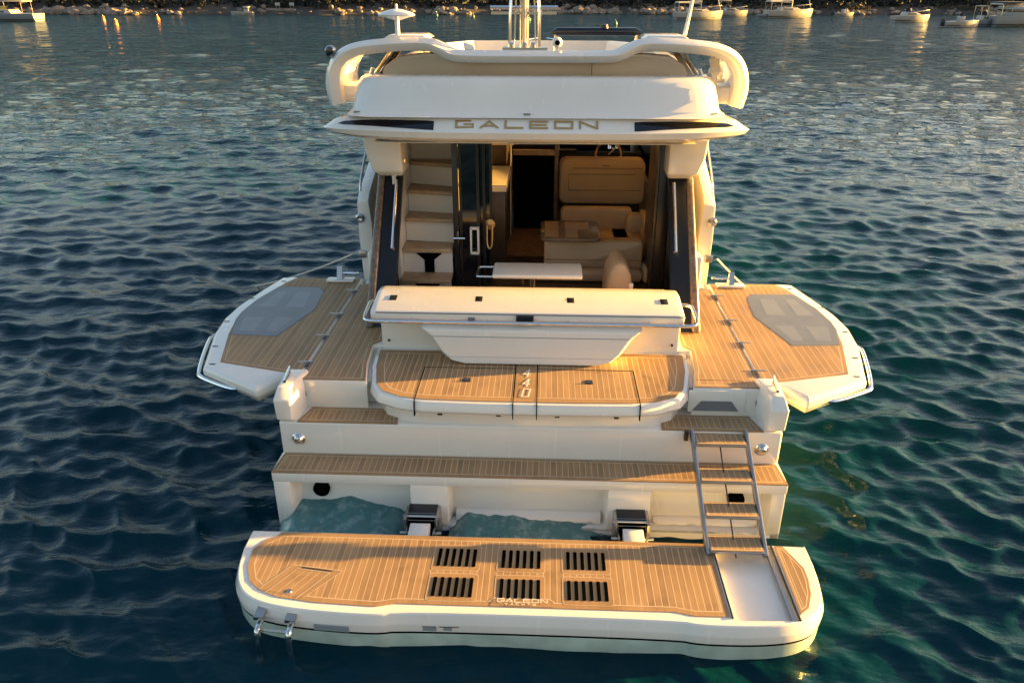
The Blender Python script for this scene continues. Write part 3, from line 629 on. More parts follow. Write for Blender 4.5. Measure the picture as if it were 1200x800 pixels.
k = MB(); k.box((-.86, 6.0, 1.16), (-.36, 7.0, 2.15), WOOD); k.box((-.88, 5.0, 1.16), (-.36, 6.1, 2.08), WOOD); k.box((-.89, 4.98, 2.08), (-.34, 6.1, 2.16), CREAM); gal = k.build('galley_cabinet', salon, bevel=.006)
k = MB(); k.box((-.9, 6.15, 2.16), (-.4, 7.0, 2.7), WOOD); k.box((-.62, 6.13, 2.42), (-.3, 6.149, 2.72), CREAM); k.box((-.355, 6.12, 1.2), (-.335, 6.16, 2.5), CREAM); k.build('tall_cabinet', salon, bevel=.004)
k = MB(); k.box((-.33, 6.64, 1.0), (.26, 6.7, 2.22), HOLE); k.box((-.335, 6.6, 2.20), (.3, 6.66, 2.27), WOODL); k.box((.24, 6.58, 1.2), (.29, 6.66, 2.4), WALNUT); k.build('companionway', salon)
k = MB(); k.box((.28, 8.0, 1.4), (1.6, 9.0, 1.98), SATIN); k.box((.28, 7.95, 1.98), (.6, 8.3, 2.02), CREAM); das = k.build('helm_console', salon, bevel=.02)
k = MB(); k.box((.33, 8.02, 1.99), (1.42, 8.06, 2.34), BLACK); k.build('plotter_screen', salon, bevel=.01)
k = MB(); text(k, '6.3', (1.08, 8.018, 2.04), (1, 0, 0), (0, 0, 1), .035, .06, .015, .010, SCR); text(k, '0.2', (1.08, 8.018, 2.13), (1, 0, 0), (0, 0, 1), .035, .06, .015, .010, SCR); k.build('screen_digits', salon, smooth=False)
k = MB(); n = 24; k.tube([(1.06+.19*math.cos(2*math.pi*i/n), 7.72+.05*math.sin(2*math.pi*i/n), 2.0+.19*math.sin(2*math.pi*i/n)) for i in range(n)], .018, GOLD, 8, True); k.tube([(1.06, 7.72, 2.0), (1.2, 7.75, 2.13)], .012, STEEL); k.build('steering_wheel', salon)
# seats inside
def cushion(mb, x0, x1, z0, z1, y0, y1, m, r=.08, lean=0):
    rr = rrect(x0, z0, x1, z1, r, 5)
    def sh(p, d, y): 
        q = offset(p, d); return [(x, y+lean*(z-z0), z) for x, z in q]
    mb.loft([sh(rr, -.03, y0), sh(rr, -.008, y0+.012), sh(rr, 0, y0+.035), sh(rr, 0, y1-.03), sh(rr, -.03, y1)], m)
k = MB(); cushion(k, .31, 1.50, 1.52, 2.14, 6.62, 6.86, FAB, .1, .06); hs = k.build('helm_seat', salon, ang=50)
k = MB(); sq = chaikin([(.44, 6.615, 1.72), (.44, 6.635, 1.94), (1.36, 6.635, 1.94)], 0); k.tube(sq, .006, FABD, 5); k.tube([(.44, 6.615, 1.72), (1.45, 6.615, 1.72)], .006, FABD, 5); k.tube([(.5, 6.642, 2.02), (1.46, 6.642, 2.02)], .005, FABD, 5); k.box((.9, 6.635, 2.05), (1.0, 6.648, 2.065), FABD); k.build('seat_seam', salon)
k = MB(); k.box((.4, 6.7, 1.16), (1.45, 6.95, 1.5), WOOD); k.build('seat_base', salon)
k = MB(); cushion(k, .33, 1.28, 1.16, 1.64, 5.95, 6.12, FAB, .07); cushion(k, 1.18, 1.56, 1.16, 1.60, 5.75, 5.98, FAB, .1)
k.box((1.36, 4.75, 1.16), (1.57, 5.85, 1.66), FAB); k.box((1.0, 4.95, 1.16), (1.36, 5.9, 1.38), FAB); k.box((.35, 5.5, 1.16), (1.2, 5.97, 1.38), FAB)
k.build('corner_sofa', salon, bevel=.03, seg=3, ang=50)
k = MB(); cushion(k, .115, 1.27, 1.17, 1.60, 4.60, 4.80, FAB, .03); k.build('sofa_front', salon, ang=50)
k = MB(); k.tube([(.12, 4.594, 1.38), (1.26, 4.594, 1.38)], .005, FABD, 5); k.build('sofa_seam', salon)
k = MB(); cushion(k, .0, 1.26, 1.165, 1.30, 4.42, 4.62, FAB, .05); cushion(k, 1.27, 1.42, 1.165, 1.34, 4.40, 4.75, FAB, .04); k.build('sofa_plinth', salon, ang=50)
# bolster: rounded end of the cockpit side seat
k = MB(); rr = [(.77, 1.17), (1.05, 1.17), (1.05, 1.42), (1.03, 1.56), (.97, 1.67), (.91, 1.70), (.85, 1.67), (.79, 1.56), (.77, 1.42)]
k.loft([[(.91+(x-.91)*f, y, 1.17+(z-1.17)*(.9+.1*f)) for x, z in rr] for f, y in ((.75, 3.55), (.95, 3.57), (1, 3.62), (1, 4.02), (.8, 4.06))], FAB); k.build('side_seat_back', Y, ang=60)
k = MB(); k.box((1.0, 3.55, 1.36), (1.06, 3.6, 1.48), CREAM); k.build('seat_side_catch', Y, bevel=.015)
# salon table
k = MB(); tpoly = rrect(.07, 4.38, .76, 5.14, .09); k.prism(tpoly, 1.66, 1.70, WALNUT); stb = k.build('salon_table', salon, bevel=.008)
k = MB(); k.prism([(.12, 4.44), (.28, 4.44), (.28, 5.08), (.12, 5.08)], 1.700, 1.703, WOODL); k.prism([(.36, 4.78), (.64, 4.78), (.64, 5.06), (.36, 5.06)], 1.7, 1.703, WOODL); k.prism([(.36, 4.44), (.50, 4.44), (.50, 4.74), (.36, 4.74)], 1.7, 1.703, WOODL); k.build('table_inlay', salon)
k = MB(); k.tube([(.42, 4.78, 1.16), (.42, 4.78, 1.66)], .05, STEEL, 12); k.build('table_pedestal', salon)

# ---- flybridge overhang
def oh(d, half=False):
    a = [(0, 2.92), (.5, 2.925), (.95, 2.95), (1.35, 3.0), (1.65, 3.07), (1.86, 3.15), (1.95, 3.21), (1.99, 3.29), (1.995, 3.42), (1.92, 3.8), (1.86, 4.5), (1.82, 6.5), (1.78, 8.2), (1.5, 9.2), (0, 9.5)]
    full = [(-x, y) for x, y in reversed(a[1:-1])]
    poly = a+full
    return offset(poly, d)
def tz(x, z, zc=3.10): t = max(0, (abs(x)-1.3)/.7); t = min(1, t); return z+(zc-z)*t*t*.6
k = MB(); rs = []
for d, z in ((-.25, 2.985), (-.06, 3.03), (-.02, 3.06), (0, 3.115), (-.03, 3.14), (-.11, 3.225), (-.2, 3.245)):
    rs.append([(x, y, tz(x, z)) for x, y in oh(d)])
k.loft(rs, WHITE)
ovh = k.build('flybridge_overhang', Y, ang=30)
# black light wedges on the aft face
def ohface(x, v):     # v 0..1 up the sloped aft face
    ps = oh(0); 
    def yat(x, d):
        pp = sorted([(px, py) for px, py in oh(d) if py < 3.5])
        for (a, b), (c, e) in zip(pp, pp[1:]):
            if a <= x <= c: return b+(e-b)*(x-a)/max(1e-6, c-a)
        return pp[-1][1] if x > 0 else pp[0][1]
    y0, y1 = yat(x, -.03), yat(x, -.11); return (x, y0+(y1-y0)*v, tz(x, 3.14)+(tz(x, 3.225)-tz(x, 3.14))*v)
for s in (-1, 1):
    k = MB(); lo = []; hi = []
    N = 14
    for i in range(N+1):
        t = i/N; x = s*(.90+.93*t)
        a = -.12+.38*t; b = .74-.1*t*t
        if i == N: a = b = .36
        if i == 0: b -= .04
        p = Vector(ohface(x, a)); q = Vector(ohface(x, b)); nrm = Vector((0, -.75, .6))
        lo.append(p+nrm*.004); hi.append(q+nrm*.004)
    vs = lo+hi; n = N+1
    k.add(vs, [(i, i+1, n+i+1, n+i) for i in range(N)], BLACK); k.build('aft_light_lens', ovh)
k = MB()
for i, ch in enumerate('GALEON'):
    x0 = -.695+.222*i; p = Vector(ohface(x0, .18)); q = Vector(ohface(x0, .74))
    text(k, ch, p, (1, 0, 0), q-p, .150, (q-p).length, 0, .02, GOLD, .005)
k.build('name_lettering', ovh, smooth=False)
k = MB(); k.box((-1.5, 3.2, 2.975), (1.5, 4.1, 2.983), CREAM); k.box((-1.12, 3.3, 2.969), (-.95, 3.35, 2.976), SATIN); k.build('cockpit_ceiling', ovh)
# coaming: curved aft wall of the flybridge
def cm(hw, ya, yf=8.4, r=.20):
    a = [(0, ya), (hw*.5, ya+.005), (hw-r*1.3, ya+.02), (hw-r*.45, ya+.09), (hw-.03, ya+r*.9), (hw, ya+r*1.8), (hw, 6.2), (hw*.93, yf-.5), (hw*.7, yf), (0, yf+.1)]
    return a+[(-x, y) for x, y in reversed(a[1:-1])]
k = MB()
k.loft([[(x, y, z) for x, y in cm(hw, ya)] for hw, ya, z in ((1.76, 3.0, 3.235), (1.735, 3.03, 3.25), (1.715, 3.07, 3.28), (1.70, 3.12, 3.38), (1.675, 3.165, 3.48), (1.645, 3.20, 3.535), (1.61, 3.235, 3.557), (1.56, 3.30, 3.562), (1.44, 3.42, 3.56), (1.42, 3.45, 3.50), (1.40, 3.47, 3.27))], WHITE, False, True)
coam = k.build('flybridge_coaming', Y, ang=50)
k = MB()
for x in (-1.62, -.06, 1.62): k.box((x-.03, 3.03 if abs(x) < 1 else 3.12, 3.262), (x+.03, 3.06 if abs(x) < 1 else 3.16, 3.27), GRAY)
k.build('drain_slot', coam)
# fly seats
k = MB()
def fs(y, g):
    pts = [(-1.50+g, 3.40), (1.46-g, 3.40), (1.45-g, 3.52), (1.38-g, 3.64), (1.24-g, 3.725-g*.6), (1.0, 3.745-g*.6), (-1.02, 3.745-g*.6), (-1.28+g, 3.715-g*.6), (-1.42+g, 3.62), (-1.49+g, 3.5)]
    return [(x, y+(.12*max(0, (abs(x)-1.1)/.4)), z) for x, z in pts]
k.loft([fs(3.40, .03), fs(3.38+.03, .008), fs(3.45, 0), fs(3.60, 0), fs(3.64, .05)], CUSH)
fsx = k.build('fly_seat', Y, ang=60, bevel=.01)
k = MB(); k.tube([(.52, 3.398, 3.5), (.52, 3.398, 3.74)], .006, FABD, 5); k.build('seat_seam', fsx)
k = MB(); k.box((-1.3, 3.66, 3.27), (1.3, 4.1, 3.42), CUSH); k.box((-1.38, 4.2, 3.27), (-.9, 6.4, 3.42), CUSH); k.box((-1.39, 4.2, 3.42), (-1.25, 6.4, 3.66), CUSH); k.build('fly_cushion', fsx, bevel=.03)
# arch
pc = [(-1.90, 3.27, .068), (-1.925, 3.40, .070), (-1.91, 3.54, .068), (-1.85, 3.67, .064), (-1.73, 3.76, .06), (-1.55, 3.80, .06), (-1.2, 3.825, .06), (-.98, 3.825, .06), (-.88, 3.79, .055), (-.78, 3.735, .055), (-.65, 3.72, .055)]
pc = pc+[(-x, z, t) for x, z, t in reversed(pc)]
pc = [tuple(p) for p in chaikin(pc, 2)]
k = MB(); rs = []; n = len(pc)
for i, (x, z, t) in enumerate(pc):
    a = Vector(pc[max(i-1, 0)][:2]); b = Vector(pc[min(i+1, n-1)][:2]); d = (b-a).normalized(); nr = Vector((-d.y, d.x))
    if nr.dot(Vector((x, z-3.2))) < 0: nr = -nr
    dep = .36+.49*min(1, max(0, (abs(x)-1.4)/.45))
    ya = 3.36+.10*min(1, max(0, (3.72-z)/.4))-.05*min(1, max(0, (1.0-abs(x))/.25))
    o_, i_ = Vector((x, z))+nr*t, Vector((x, z))-nr*t
    m_ = i_.lerp(o_, .62)
    rs.append([(i_.x, ya+.075, i_.y), (m_.x, ya-.006, m_.y), (o_.x, ya+.085, o_.y), (o_.x, ya+dep, o_.y-.02), (i_.x, ya+dep, i_.y)])
k.loft(rs, WHITE); arch = k.build('radar_arch', Y, ang=30, bevel=.007, bang=32)
for s in (-1, 1):
    k = MB(); xs = sorted((s*.98, s*1.40)); k.loft([[(xs[0], 3.44, 3.865), (xs[1], 3.44, 3.865), (xs[1], 3.9, 3.865), (xs[0], 3.9, 3.865)], [(xs[0]+.05, 3.47, 3.90), (xs[1]-.05, 3.47, 3.90), (xs[1]-.05, 3.88, 3.90), (xs[0]+.05, 3.88, 3.90)]], WHITE); k.build('arch_pod', arch, bevel=.008)
    k = MB(); k.hexa([(s*1.62, 3.72, 3.27), (s*1.86, 3.62, 3.29), (s*1.86, 4.3, 3.29), (s*1.62, 4.3, 3.27), (s*1.60, 3.72, 3.44), (s*1.86, 3.66, 3.44), (s*1.86, 4.3, 3.44), (s*1.60, 4.3, 3.44)], WHITE); k.build('arch_foot', arch, bevel=.02, seg=3)
for s in (-1, 1):
    k = MB(); k.tube([(s*1.50, 3.5, 3.555), (s*1.36, 3.75, 3.78)], .018, STEEL); k.tube([(s*1.545, 3.5, 3.55), (s*1.52, 3.5, 3.61)], .02, DSTEEL); k.hexa([(s*1.47, 3.5, 3.56), (s*1.41, 3.5, 3.56), (s*1.41, 3.54, 3.56), (s*1.47, 3.54, 3.56), (s*1.33, 3.73, 3.77), (s*1.27, 3.73, 3.77), (s*1.27, 3.77, 3.77), (s*1.33, 3.77, 3.77)], SATIN if s < 0 else FAB); k.build('arch_strut', arch)
# crumpled clear curtain rolled in the starboard arch corner
k = MB(); cr = []
for i in range(7):
    z = 3.40+.055*i; cr.append([(1.60+.03*i*.3+.02*math.sin(i*2.1), 3.68+.02*math.cos(i*3), z), (1.66+.015*math.sin(i*1.3), 3.62+.02*math.sin(i*2), z), (1.73+.02*math.cos(i*1.9), 3.66, z+.01), (1.70, 3.73, z)])
k.loft(cr, CREAM); k.build('rolled_curtain', arch, ang=20)
# mast
k = MB()
for x in (-.235, .035): k.tube(chaikin([(x, 3.50, 3.79), (x+.0, 3.5, 4.1), (x*.8-.02, 3.55, 4.35), (-.1, 3.62, 4.75)], 2), .014, STEEL)
for x in (-.20, .0): k.tube([(x, 3.62, 3.79), (x*.8-.02, 3.6, 4.3)], .008, STEEL)
k.tube([(-.105, 3.56, 3.79), (-.105, 3.56, 5.0)], .019, DSTEEL, 10); k.tube([(-.07, 3.59, 3.79), (-.07, 3.59, 4.6)], .010, STEEL); k.tube([(-.14, 3.59, 3.79), (-.14, 3.59, 4.6)], .008, STEEL)
k.box((-.30, 3.44, 3.772), (.11, 3.68, 3.795), DSTEEL)
k.tube([(-.42, 3.6, 4.13), (.20, 3.6, 4.13)], .016, STEEL); k.box((-.41, 3.58, 4.07), (.19, 3.61, 4.095), STEEL)
mast = k.build('light_mast', Y)
k = MB()
for x in (-.22, -.10, -.02): k.lathe([(0, 0), (.03, 0), (.03, .03), (.015, .045), (0, .045)], (x, 3.47, 3.795), STEEL, 12)
k.build('mast_fitting', mast)
# gadgets
k = MB(); k.lathe([(0, -.2), (.022, -.2), (.022, -.04), (.03, -.035), (.05, -.03), (.165, .0), (.17, .012), (.14, .03), (.05, .055), (.012, .06), (.01, .10), (0, .10)], (-1.27, 3.5, 4.06), WHITE, 28); k.build('satellite_dish', Y)
k = MB(); k.lathe([(0, .03), (.035, .03), (.048, .015), (.052, -.02), (.04, -.06), (0, -.08)], (-1.90, 3.45, 3.76), DSTEEL, 20, 'y'); k.lathe([(0, .02), (.04, .02), (.03, .036), (0, .04)], (-1.90, 3.445, 3.76), BLACK, 16, 'y'); k.tube([(-1.90, 3.47, 3.72), (-1.88, 3.5, 3.6)], .014, STEEL); k.build('searchlight', Y)
k = MB(); k.lathe([(0, .03), (.03, .03), (.045, .015), (.048, -.02), (.03, -.05), (0, -.055)], (.20, 3.45, 3.84), CREAM, 18, 'y'); k.lathe([(0, 0), (.022, 0), (.02, .008), (0, .01)], (.20, 3.418, 3.84), HOLE, 14, 'y'); k.tube([(.2, 3.47, 3.76), (.2, 3.47, 3.8)], .014, CREAM); k.build('camera_dome', Y)
k = MB(); k.loft([[(-.66, 3.5, 3.77), (-.56, 3.5, 3.77), (-.56, 3.6, 3.77), (-.66, 3.6, 3.77)], [(-.67, 3.5, 3.84), (-.57, 3.52, 3.82), (-.57, 3.58, 3.82), (-.67, 3.6, 3.84)]], WHITE); k.build('horn', Y, bevel=.01)
k = MB(); k.tube([(1.37, 3.6, 3.9), (1.40, 3.63, 4.05), (1.43, 3.66, 4.22)], [.02, .016, .013], CREAM, 8); k.build('antenna', Y)
k = MB(); k.tube([(.16, 5.35, 3.83), (.22, 5.35, 3.84), (1.10, 5.35, 3.84), (1.17, 5.35, 3.83)], [.02, .045, .045, .02], BLACK, 12); k.lathe([(0, .0), (.05, .0), (.04, .04), (0, .05)], (.75, 5.35, 3.875), SATIN, 12); k.tube([(.2, 5.35, 3.3), (.2, 5.35, 3.82)], .02, STEEL); k.tube([(1.12, 5.35, 3.3), (1.12, 5.35, 3.82)], .02, STEEL); k.build('folded_bimini', Y)
k = MB(); k.box((.2, 5.6, 3.27), (1.35, 6.4, 3.42), CUSH); k.build('fly_bench', Y, bevel=.05)
# ============================================================ WATER
def make_water():
    r = np.concatenate([1.2*np.exp(np.linspace(0, math.log(320/1.2), 900)), np.geomspace(330, 6000, 40)])
    a = np.concatenate([np.linspace(-R(64), R(64), 900), np.linspace(R(64), 2*math.pi-R(64), 262)[1:-1]])
    nA, nR = len(a), len(r)
    RR, AA = np.meshgrid(r, a, indexing='ij')
    X = RR*np.sin(AA); Yy = RR*np.cos(AA)-4.0
    da = np.gradient(a)[None, :]
    dR = np.maximum(RR*math.log(320/1.2)/900, RR*da)
    Z = np.zeros_like(X); DX = np.zeros_like(X); DY = np.zeros_like(X)
    # sheltered water close round the stern
    dx = np.maximum(np.abs(X)-2.2, 0); dy = np.maximum(np.maximum(.0-Yy, Yy-13), 0)
    calm = .55+.45*np.clip((np.hypot(dx, dy)-.05)/1.0, 0, 1)
    g = np.random.default_rng(5)
    for lam in np.geomspace(.12, 6.0, 160):
        lam *= g.uniform(.93, 1.07); k = 2*math.pi/lam
        th = R(-105)+g.normal(0, .62)
        sl_ = .050*math.exp(-(math.log(lam/.36)/.9)**2)+.0065      # slope carried by this wavelength
        A0 = sl_/k*g.uniform(.5, 1.4)
        fade = np.clip((lam/dR-2.2)/2.5, 0, 1)
        ph = k*(X*math.cos(th)+Yy*math.sin(th))+g.uniform(0, 6.28)
        gu = 1+.45*np.sin(X*.23*math.cos(th*3)+Yy*.27+g.uniform(0, 6))*np.sin(X*.11-Yy*.15+g.uniform(0, 6))
        A = A0*fade*gu*calm
        Z += A*np.cos(ph); DX -= 1.1*A*np.sin(ph)*math.cos(th); DY -= 1.1*A*np.sin(ph)*math.sin(th)
    X = X+DX; Yy = Yy+DY
    far = RR > 300; Z = np.where(far, 0, Z)
    vs = np.stack([X, Yy, Z], -1).reshape(-1, 3)
    i = np.arange(nR-1)[:, None]; j = np.arange(nA)[None, :]; jn = (j+1) % nA
    q = np.stack([i*nA+j, i*nA+jn, (i+1)*nA+jn, (i+1)*nA+j], -1).reshape(-1, 4)[:, ::-1]
    cen = len(vs); vs = np.vstack([vs, [[0, -4.0, 0]]])
    me = bpy.data.meshes.new('sea_water')
    tri = np.stack([np.full(nA, cen), (np.arange(nA)+1) % nA, np.arange(nA)], -1)
    nq, ntr = len(q), len(tri)
    me.vertices.add(len(vs)); me.vertices.foreach_set('co', vs.ravel())
    me.loops.add(nq*4+ntr*3); me.loops.foreach_set('vertex_index', np.concatenate([q.ravel(), tri.ravel()]).astype(np.int32))
    me.polygons.add(nq+ntr)
    me.polygons.foreach_set('loop_start', np.concatenate([np.arange(nq)*4, nq*4+np.arange(ntr)*3]).astype(np.int32))
    me.polygons.foreach_set('loop_total', np.concatenate([np.full(nq, 4), np.full(ntr, 3)]).astype(np.int32))
    me.polygons.foreach_set('use_smooth', np.ones(nq+ntr, bool)); me.update(calc_edges=True); me.validate()
    if me.polygons[0].normal.z < 0: me.flip_normals()
    o = bpy.data.objects.new('sea_water', me); COL.objects.link(o); return o
def water_mat(name, base=(.0005, .0195, .030)):
    m = bpy.data.materials.new(name); m.use_nodes = True; nt = m.node_tree; N = nt.nodes.new; L = nt.links.new
    b = nt.nodes['Principled BSDF']; b.inputs['Base Color'].default_value = (*base, 1); b.inputs['Roughness'].default_value = .045
    b.inputs['IOR'].default_value = 1.333; b.inputs['Specular IOR Level'].default_value = .29; b.inputs['Specular Tint'].default_value = (.64, .87, 1, 1)
    tc = N('ShaderNodeTexCoord')
    ln = N('ShaderNodeVectorMath'); ln.operation = 'LENGTH'; L(tc.outputs['Object'], ln.inputs[0])
    rr = N('ShaderNodeMapRange'); rr.inputs[1].default_value = 20; rr.inputs[2].default_value = 130; rr.inputs[3].default_value = .045; rr.inputs[4].default_value = .13
    L(ln.outputs['Value'], rr.inputs[0]); L(rr.outputs[0], b.inputs['Roughness'])
    def nz(scale, stretch, det, rot):
        mp = N('ShaderNodeMapping'); mp.inputs['Rotation'].default_value = (0, 0, rot); mp.inputs['Scale'].default_value = (stretch, 1, 1); L(tc.outputs['Object'], mp.inputs[0])
        n = N('ShaderNodeTexNoise'); n.inputs['Scale'].default_value = scale; n.inputs['Detail'].default_value = det; n.inputs['Roughness'].default_value = .6; L(mp.outputs[0], n.inputs['Vector']); return n
    n1 = nz(8, .6, 5, .35); n2 = nz(1.5, .5, 4, .2); n3 = nz(.35, .45, 5, .3)
    b1 = N('ShaderNodeBump'); b1.inputs['Strength'].default_value = 1; b1.inputs['Distance'].default_value = .012; L(n1.outputs[0], b1.inputs['Height'])
    b2 = N('ShaderNodeBump'); b2.inputs['Strength'].default_value = 1; b2.inputs['Distance'].default_value = .05; L(n2.outputs[0], b2.inputs['Height']); L(b1.outputs[0], b2.inputs['Normal'])
    b3 = N('ShaderNodeBump'); b3.inputs['Strength'].default_value = 1; b3.inputs['Distance'].default_value = .45; L(n3.outputs[0], b3.inputs['Height']); L(b2.outputs[0], b3.inputs['Normal'])
    gr = N('ShaderNodeMapRange'); gr.inputs[1].default_value = 15; gr.inputs[2].default_value = 60; gr.inputs[3].default_value = .05; gr.inputs[4].default_value = .85
    L(ln.outputs['Value'], gr.inputs[0]); L(gr.outputs[0], b2.inputs['Distance'])
    gr3 = N('ShaderNodeMapRange'); gr3.inputs[1].default_value = 15; gr3.inputs[2].default_value = 120; gr3.inputs[3].default_value = .1; gr3.inputs[4].default_value = 1.5
    L(ln.outputs['Value'], gr3.inputs[0]); L(gr3.outputs[0], b3.inputs['Distance'])
    L(b3.outputs[0], b.inputs['Normal']); return m
sea = make_water(); sea.location.z = -.01; sea.data.materials.append(water_mat('sea')); tag(sea, kind='structure')

# churned water pushed up into the transom recesses
WASH = mat('wash_water', (.05, .145, .15), .1, bump=.6, bscale=8)
nt = WASH.node_tree; bb = nt.nodes['Principled BSDF']; tcw = nt.nodes.new('ShaderNodeTexCoord'); fn = nt.nodes.new('ShaderNodeTexNoise'); fn.inputs['Scale'].default_value = 9; fn.inputs['Detail'].default_value = 9; fn.inputs['Roughness'].default_value = .7
nt.links.new(tcw.outputs['Object'], fn.inputs['Vector']); frp = nt.nodes.new('ShaderNodeMapRange'); frp.inputs[1].default_value = .50; frp.inputs[2].default_value = .80
nt.links.new(fn.outputs[0], frp.inputs[0]); fm = nt.nodes.new('ShaderNodeMix'); fm.data_type = 'RGBA'; fm.inputs[6].default_value = (.075, .185, .185, 1); fm.inputs[7].default_value = (.36, .46, .45, 1)
nt.links.new(frp.outputs[0], fm.inputs[0]); nt.links.new(fm.outputs[2], bb.inputs['Base Color'])
def wash(x0, x1, hf, seed):
    mb = MB(); nx, ny = 70, 26; vs = []; fs = []
    for j in range(ny+1):
        for i in range(nx+1):
            u, v = i/nx, j/ny; x = x0+(x1-x0)*u; y = .9+.58*v
            e = min(1, u*9, (1-u)*9); e = e*e*(3-2*e)
            z = .0+hf(u)*v**.8*(.35+.65*e)+.03*noise.noise(Vector((x*4, y*4, seed)))+.014*noise.noise(Vector((x*13, y*13, seed)))
            vs.append((x, y, z))
    for j in range(ny):
        for i in range(nx): k = j*(nx+1)+i; fs.append((k, k+1, k+nx+2, k+nx+1))
    mb.add(vs, fs, WASH); return mb.build('churned_water', None)
w1 = wash(-2.13, -1.0, lambda u: .19-.07*max(0, (u-.5)/.5)+.05*math.exp(-((u-.5)/.12)**2), 3.1); tag(w1, kind='stuff')
w2 = wash(-.66, .66, lambda u: .14-.08*max(0, (u-.4)/.6), 8.7); tag(w2, kind='stuff')

# ============================================================ SHORE
SOIL = mat('shore_soil', (.045, .035, .025), .9, var=.4, vscale=.8)
ROCK = mat('shore_rock_stone', (.22, .17, .13), .85, bump=.8, bscale=3, var=.45, vscale=1.1)
LEAF = mat('scrub_leaves', (.013, .015, .009), .7, var=.5, vscale=.5)
DRY = mat('dry_scrub', (.10, .07, .04), .8, var=.5, vscale=.6)
def shore_y(x): return 134.6+7*(1/(1+math.exp(-(x+14)/5)))-2.5*(1/(1+math.exp(-(x-38)/6)))+1.1*math.sin(x*.21)+.7*math.sin(x*.57+1)
mb = MB(); xs_ = np.linspace(-260, 260, 261); prof = [(-3, -1.2), (0, -.1), (2, .7), (5, 1.15), (9, 1.7), (18, 3.0), (40, 7), (90, 16), (180, 28), (320, 36), (340, -2)]
vs = []
for x in xs_:
    for d, z in prof: vs.append((x, shore_y(x)+d, z+(noise.noise(Vector((x*.08, d*.1, 2)))*.3*max(.2, min(z, 14)) if z > 0 else 0)))
n = len(prof); mb.add(vs, [(i*n+j, (i+1)*n+j, (i+1)*n+j+1, i*n+j+1) for i in range(len(xs_)-1) for j in range(n-1)], SOIL)
tag(mb.build('shore_terrain', None, ang=80), kind='structure')
# rocks along the waterline
def ico(seed, sub=1):
    bm = bmesh.new(); bmesh.ops.create_icosphere(bm, subdivisions=sub, radius=1)
    for v in bm.verts: v.co *= 1+.45*noise.noise(v.co*1.3+Vector((seed*3.1, seed, 0)))
    r = ([tuple(v.co) for v in bm.verts], [[v.index for v in f.verts] for f in bm.faces]); bm.free(); return r
icos = [ico(i, 2) for i in range(8)]
mb = MB(); g = np.random.default_rng(3)
for i in range(1500):
    x = g.uniform(-125, 125); d = abs(g.normal(0, 1.6))-.2+.3
    clump = noise.noise(Vector((x*.09, 5.5, 0)))
    if clump < .0 and g.random() < .75: continue
    sz = g.uniform(.12, .6)**1.2*(1+.7*max(0, clump))*(1.15 if d < 1.5 else .8)
    V, Fc = icos[g.integers(8)]; a = g.uniform(0, 6.28); c, s = math.cos(a), math.sin(a); hz = g.uniform(.6, 1.1)
    zc = max(0, .34*d)+sz*.1
    mb.add([(x+sz*1.3*(px*c-py*s), shore_y(x)+d+sz*(px*s+py*c), zc+sz*hz*pz) for px, py, pz in V], Fc, ROCK)
tag(mb.build('shore_rocks', None, smooth=False), kind='stuff')
# scrub and wood: many small leaf clumps
def scrub(name, m, count, dmin, dmax, xf, hmax, seed, leaf=.16):
    g = np.random.default_rng(seed); V = []; Fs = []
    for i in range(count):
        x = g.uniform(-130, 130); d = g.uniform(dmin, dmax)
        if not xf(x): continue
        base = np.interp(d, [p[0] for p in prof], [p[1] for p in prof]); hh = g.uniform(.5, 1)*hmax*(.65+.5*noise.noise(Vector((x*.16, d*.2, seed))))
        hh = max(.3, hh); cr_ = g.uniform(.5, 1.0)*max(.7, hh*.55)
        for k in range(34):
            th, ph = g.uniform(0, 6.28), g.uniform(-.9, 1.4); rr = cr_*g.uniform(.55, 1.05)
            p = np.array([x+rr*math.cos(th)*math.cos(ph), shore_y(x)+d+rr*math.sin(th)*math.cos(ph), base+hh*.55+hh*.5*math.sin(ph)*g.uniform(.7, 1.1)])
            u = g.normal(size=3); u /= np.linalg.norm(u); v = np.cross(u, g.normal(size=3)); v /= np.linalg.norm(v); s_ = leaf*g.uniform(.6, 1.5)
            o_ = len(V); V += [tuple(p-u*s_-v*s_*.5), tuple(p+u*s_-v*s_*.5), tuple(p+u*s_*.4+v*s_), tuple(p-u*s_*.5+v*s_)]; Fs.append((o_, o_+1, o_+2, o_+3))
    mb = MB(); mb.add(V, Fs, m); return tag(mb.build(name, None, smooth=False), kind='stuff')
scrub('dark_scrub', LEAF, 2600, 3.6, 16, lambda x: True, 2.6, 21)
scrub('pine_wood', LEAF, 1500, 14, 42, lambda x: True, 7, 23, .4)
scrub('dry_brush', DRY, 900, 2.0, 6, lambda x: x > 4 and (noise.noise(Vector((x*.06, 1, 4))) > -.2), 1.0, 22, .12)

